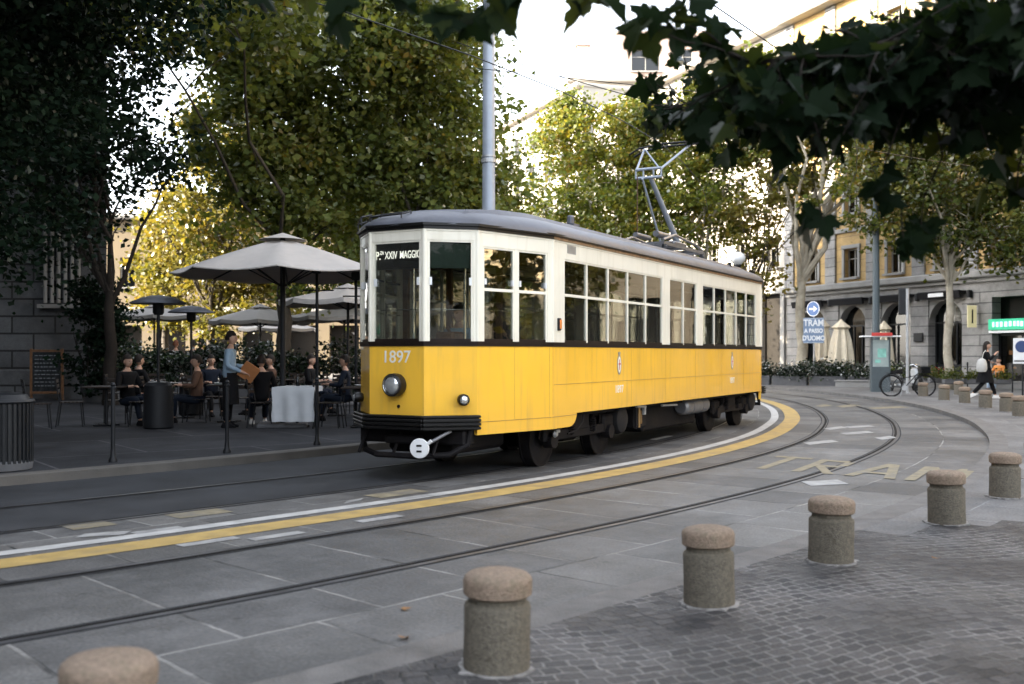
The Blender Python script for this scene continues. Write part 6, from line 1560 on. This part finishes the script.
# traffic pole, traffic light, teal mast
tp = empty('traffic_mast', (at(876, 40), 40, 0), 0, label='thick teal-grey mast rising into the leaves behind the bicycle', cat='pole')
b = MB(); b.tube([(0, 0, 0), (0, 0, 1.2), (0, 0, 9.5)], [.17, .15, .10], 18); b.build('shaft', M['poleteal'], tp, smooth=True); b = MB(); b.lathe([(.24, 0), (.24, .05), (.19, .14)], n=18); b.build('base', M['poleteal'], tp)
tl = empty('traffic_light', (at(907.5, 36), 36, 0), R(160), label='traffic light seen from behind on a slim grey pole above the bicycle', cat='traffic light')
b = MB(); b.tube([(0, 0, 0), (0, 0, 3.75)], .055, 14); b.build('pole', M['galv'], tl)
b = MB(); b.box((.16, -.12, 3.3), (.28, .24, .92), bev=.03)
for k in range(3): b.lathe([(.11, 0), (.115, .16)], M=Matrix.Translation((.16, -.24, 3.02 + k * .28)) @ Matrix.Rotation(R(90), 4, 'X'), n=16, caps=False)
b.build('signal_head', M['iron'], tl)
it_ = empty('information_column', (at(880, 37.5), 37.5, 0), R(-8), label='dark information column with poster and red-edged flat top behind the bicycle', cat='information column')
b = MB(); b.box((0, 0, .5), (.66, .35, 1.0), bev=.02); b.box((-.31, 0, 1.35), (.05, .3, 1.6)); b.box((.31, 0, 1.35), (.05, .3, 1.6)); b.build('cabinet', M['poleteal'], it_)
b = MB(); b.box((0, -.1, 1.45), (.56, .04, 1.05)); o = b.build('poster', mat('poster_paper', (.30, .36, .35), .5, var=.2, scale=3), it_)
b = MB(); b.box((.04, -.125, 1.5), (.3, .01, .32)); b.box((-.1, -.126, 1.2), (.2, .01, .12)); b.build('picture', mat('poster_green', (.2, .45, .38), .5, var=.4, scale=4), o)
b = MB(); b.box((0, 0, 2.10), (1.35, .7, .05), bev=.015); b.build('flat_top', M['white'], it_); b = MB(); b.box((0, -.34, 2.17), (.72, .06, .12), bev=.01); b.build('red_band', M['red'], it_)
# parking board at the right edge
sx, sy = at(1021, 33), 33
pk = empty('parking_sign', (sx, sy, 0.08), R(-10), label='white board with a round blue emblem at the right edge', cat='sign')
b = MB(); b.tube([(0.05, 0, 0), (0.05, 0, 2.0)], .03, 10); b.build('pole', M['iron'], pk)
b = MB(); b.box((0, -.05, 1.48), (.50, .02, .82), bev=.005); b.build('panel', M['white'], pk)
b = MB(); b.lathe([(.19, 0), (.19, .012), (.0001, .012)], M=Matrix.Translation((0, -.06, 1.62)) @ Matrix.Rotation(R(90), 4, 'X'), n=28); b.build('emblem', mat('emblem_navy', (.03, .06, .17), .5), pk)
b = MB(); b.box((0, -.064, 1.16), (.44, .008, .04)); b.build('text_bar', M['iron'], pk)
# bicycle
def bicycle(loc, rz, label):
    e = empty('bicycle', loc, rz, label=label, cat='bicycle')
    for x in (-.53, .53):
        w_ = MB(); Rw = .345
        w_.tube([(x + Rw * math.cos(t), 0, Rw + Rw * math.sin(t)) for t in [2 * math.pi * k / 40 for k in range(41)]], .019, 8, caps=False); wo = w_.build('wheel', M['rubber'], e, smooth=True)
        w_ = MB(); w_.tube([(x + .318 * math.cos(t), 0, Rw + .318 * math.sin(t)) for t in [2 * math.pi * k / 40 for k in range(41)]], .011, 6, caps=False); w_.build('rim', M['iron'], wo)
        w_ = MB()
        for k in range(18):
            t = 2 * math.pi * k / 18; w_.tube([(x, .02 * (-1) ** k, Rw), (x + .315 * math.cos(t), 0, Rw + .315 * math.sin(t))], .0018, 3)
        w_.tube([(x, -.05, Rw), (x, .05, Rw)], .02, 8); w_.build('spokes', M['galv'], wo)
        w_ = MB(); 
        a0, a1 = (R(20), R(190)) if x < 0 else (R(30), R(150))
        w_.tube([(x + .385 * math.cos(a0 + (a1 - a0) * k / 16), 0, Rw + .385 * math.sin(a0 + (a1 - a0) * k / 16)) for k in range(17)], .016, 6); w_.build('mudguard', M['iron'], e)
    b = MB(); f = .013
    b.tube([(-.12, 0, .28), (-.26, 0, .80)], f, 8); b.tube([(-.12, 0, .28), (.34, 0, .78)], .017, 8); b.tube([(-.20, 0, .58), (.33, 0, .70)], f, 8); b.tube([(-.53, .05, .345), (-.12, 0, .28), (-.53, -.05, .345)], .009, 6); b.tube([(-.53, .05, .345), (-.24, 0, .70), (-.53, -.05, .345)], .008, 6)
    b.tube([(.30, 0, .93), (.36, 0, .70), (.40, .05, .6), (.53, .05, .345)], f, 8); b.tube([(.37, 0, .66), (.40, -.05, .6), (.53, -.05, .345)], f, 8); b.build('frame', M['iron'], e)
    b = MB(); b.tube([(.14, -.27, 1.02), (.24, -.24, 1.04), (.30, 0, .96), (.24, .24, 1.04), (.14, .27, 1.02)], .011, 8); b.build('handlebar', M['chrome'], e)
    b = MB(); b.box((-.28, 0, .85), (.26, .14, .06), bev=.025); b.tube([(-.26, 0, .76), (-.27, 0, .83)], .013); b.build('saddle', M['rubber'], e)
    b = MB()
    for k in range(9): b.box((.40 + .035 * k - .14 + .12, -.0, .86), (.004, .30, .22))
    for z in (.76, .82, .88, .96): b.box((.52, .14, z), (.30, .005, .012)); b.box((.52, -.14, z), (.30, .005, .012)); b.box((.67, 0, z), (.005, .28, .012)); b.box((.37, 0, z), (.005, .28, .012))
    b.box((.52, 0, .755), (.30, .28, .008)); b.build('basket', M['iron'], e)
    b = MB(); b.box((-.53, 0, .76), (.34, .12, .015)); b.tube([(-.53, .05, .345), (-.60, .05, .75)], .006, 5); b.tube([(-.53, -.05, .345), (-.60, -.05, .75)], .006, 5); b.build('rack', M['iron'], e)
    b = MB(); b.tube([(-.12, -.02, .28), (-.03, -.06, .12)], .009, 6); b.box((-.01, -.10, .12), (.09, .08, .02)); b.tube([(-.12, .02, .28), (-.21, .06, .44)], .009, 6); b.box((-.22, .10, .44), (.09, .08, .02)); b.lathe([(.09, 0), (.09, .008)], M=Matrix.Translation((-.12, -.03, .28)) @ Matrix.Rotation(R(90), 4, 'X'), n=24); b.tube([(-.2, -.05, .26), (-.27, -.12, .02)], .008, 5); b.build('crank', M['galv'], e)
    return e
bicycle((at(908, 33.4), 33.4, .085), R(-4), 'black city bicycle with a front basket parked behind the far bollards')
# scooter parked beyond
sc_ = empty('scooter', (at(903, 38.5), 38.5, .0), R(12), label='grey motor scooter parked behind the bicycle', cat='scooter')
b = MB()
for x in (-.62, .62): b.lathe([(.12, -.05), (.22, -.05), (.25, -.02), (.25, .02), (.22, .05), (.12, .05)], M=Matrix.Translation((x, 0, .25)) @ Matrix.Rotation(R(90), 4, 'X'), n=24)
b.build('wheels', M['rubber'], sc_, smooth=True)
b = MB(); b.box((-.45, 0, .55), (.75, .34, .34), bev=.10); b.box((0, 0, .30), (.6, .34, .12), bev=.04); b.box((.48, 0, .62), (.16, .40, .62), bev=.07); b.tube([(.45, 0, .9), (.62, 0, .25)], .03); b.build('bodywork', M['galv'], sc_, smooth=True)
b = MB(); b.box((-.42, 0, .78), (.75, .28, .12), bev=.05); b.build('seat', M['rubber'], sc_)
b = MB(); b.tube([(.36, -.3, 1.02), (.43, 0, .98), (.36, .3, 1.02)], .018); b.lathe([(.05, 0), (.06, .08)], c=(.45, 0, 1.0)); b.build('handlebar', M['iron'], sc_)
b = MB(); b.box((-.86, 0, .98), (.34, .36, .30), bev=.08); b.build('top_box', M['bagwhite'], sc_)
# hedge in planters and small potted plants along the facade
hp = empty('planter_hedge', (at(815, 46.5), 44.6, 0), R(-25), label='long dark clipped hedge in planters behind the far posts', cat='hedge')
leaf_cloud('foliage', [(x, 0, .72, .75, .4, .36) for x in np.arange(-3.4, 3.6, .8)], 9000, .11, M['hedge'], hp, cr=.3, nclump=160)
b = MB()
for x in np.arange(-3.2, 3.3, 1.6): b.box((x, 0, .25), (1.5, .55, .5), bev=.03)
b.build('trough', M['potgrey'], hp)
random.seed(9)
PL = [('low green potted plant left of the traffic light pole', 893, 42), ('low green potted plant right of the bicycle basket', 925, 42), ('red-flowered potted plant behind the distant bollards', 938, 41), ('low green potted plant at the foot of the right-hand plane tree', 953, 39),
      ('small leafy potted plant near the walking woman', 975, 39), ('low potted plant beneath the green shop sign', 1000, 39)]
for i, (lb_, px, Y) in enumerate(PL):
    e = empty('potted_plant', (at(px, Y), Y, .32), 0, label=lb_, cat='potted plant', group='potted plants on the low wall')
    leaf_cloud('foliage', [(0, 0, .32, .42, .3, .24)], 500, .09, M['leaf_right'], e, cr=.22, nclump=22)
    if i == 2: leaf_cloud('flowers', [(0, -.05, .52, .3, .2, .10)], 90, .05, M['red'], e, cr=.15, nclump=16)
    b = MB(); b.box((0, 0, .1), (.75, .3, .2), bev=.03); b.build('pot', M['potgrey'], e)
lw_ = empty('low_wall', (15.0, 42.6, 0), math.atan2(-.33, 1), label='low grey stone wall running along the far pavement behind the woman', cat='wall')
b = MB(); b.box((3.2, 0, .16), (9.5, .3, .32), bev=.02); b.build('stonework', M['stone_plain'], lw_)
b = MB(); b.box((3.2, 0, .345), (9.6, .38, .05), bev=.01); b.build('coping', M['stone_plain'], lw_)
# hedge added to darken the bright gap behind the cafe
h2 = empty('added_dark_hedge', (-5.5, 28.2, .12), R(3), label='dark hedge added behind the cafe to darken the bright gap under the parasols', cat='hedge')
leaf_cloud('foliage', [(x, 0, 1.05, .7, .35, .62) for x in np.arange(-4.6, 4.8, .8)], 14000, .12, M['hedge'], h2, cr=.3, nclump=160)
b = MB()
for x in np.arange(-4.4, 4.6, 1.45): b.box((x, 0, .22), (1.35, .5, .44), bev=.03)
b.build('trough', M['potgrey'], h2)
# globe street lamp over the tram's rear, dome lamps among the trees
def globe(loc, top, label):
    e = empty('street_lamp', loc, 0, label=label, cat='street lamp')
    b = MB(); b.tube([(0, 0, 0), (0, 0, top - .3)], [.07, .045], 12); b.build('pole', M['iron'], e)
    b = MB(); b.lathe([(.0001, -.28), (.16, -.24), (.3, -.08), (.33, .05), (.28, .18), (.15, .28), (.0001, .31)], c=(0, 0, top), n=24); b.build('globe', M['white'], e, smooth=True)
    b = MB(); b.lathe([(.1, -.42), (.16, -.3), (.16, -.2)], c=(0, 0, top), n=16); b.build('fitter', M['iron'], e)
globe((at(737.5, 44), 44, 0), 5.52, 'white globe street lamp showing above the rear of the tram roof')
for (px, py, Y, lb_) in ((289, 12, 24, 'small white dome lamp hanging on a wire near the top left'), (232, 124, 30, 'small white dome lamp hanging in front of the golden tree'), (678, 62, 46, 'dark dome lamp hanging from a wire at the pale building')):
    z = CH + (HZ - py) * Y / FX; e = empty('hanging_lamp', (at(px, Y), Y, z), 0, label=lb_, cat='street lamp', group='dome lamps hung on wires')
    r_ = 6.0 * Y / FX
    b = MB(); b.lathe([(r_, 0), (r_ * .95, r_ * .35), (r_ * .55, r_ * .8), (r_ * .2, r_ * .95), (r_ * .15, r_ * 1.8)], n=20); b.build('dome', M['poleteal'] if Y > 40 else M['white'], e, smooth=True)
    b = MB(); b.lathe([(r_ * .9, -.02), (r_ * .6, -r_ * .3), (.0001, -r_ * .35)], n=20); b.build('diffuser', M['white'], e, smooth=True)
    wire([(-1.6, 0, r_ * 1.9), (1.6, 0, r_ * 1.9)], .006, '', 'cable').parent = e
    q = [x for x in col.objects if x.parent == e and x.name.startswith('cable')]
    for c_ in q:
        for kk in ('label', 'category', 'group'):
            if kk in c_: del c_[kk]
# ------------------------------------------------------------------ camera, light, world
cam = bpy.data.cameras.new('camera'); co = bpy.data.objects.new('camera', cam); col.objects.link(co)
co.location = (0, 0, CH); co.rotation_euler = (R(90), 0, 0)
cam.sensor_width = 36; cam.lens = 36 * FX / 1024; cam.shift_y = (HZ - 342) / 1024
cam.clip_end = 1500; cam.clip_start = .05
cam.dof.use_dof = True; cam.dof.focus_distance = 14.0; cam.dof.aperture_fstop = 1.9
scene.camera = co
sd = Vector((.90, .30, -math.tan(R(21)))).normalized()
sun = bpy.data.lights.new('sun', 'SUN'); so = bpy.data.objects.new('sun', sun); col.objects.link(so)
sun.energy = 4.0; sun.angle = R(.6); sun.color = (1, .86, .66)
so.rotation_euler = sd.to_track_quat('-Z', 'Y').to_euler()
w = bpy.data.worlds.new('World'); scene.world = w; w.use_nodes = True
nt = w.node_tree; bg = nt.nodes['Background']; sky = nt.nodes.new('ShaderNodeTexSky'); sky.sky_type = 'NISHITA'; sky.sun_disc = False
sky.sun_elevation = R(21); sky.sun_rotation = math.atan2(-sd.x, -sd.y); sky.dust_density = 1.5; sky.air_density = 1.; sky.ozone_density = 1.
hs = nt.nodes.new('ShaderNodeHueSaturation'); hs.inputs['Saturation'].default_value = .32; nt.links.new(sky.outputs[0], hs.inputs['Color']); nt.links.new(hs.outputs[0], bg.inputs[0]); bg.inputs[1].default_value = .15
vs_ = scene.view_settings; vs_.view_transform = 'Standard'; vs_.look = 'None'; vs_.gamma = 1; vs_.use_curve_mapping = False
vs_.exposure = 2.95
scene.cycles.use_denoising = True
scene.cycles.max_bounces = 8; scene.cycles.transparent_max_bounces = 24
scene.cycles.caustics_reflective = False; scene.cycles.caustics_refractive = False
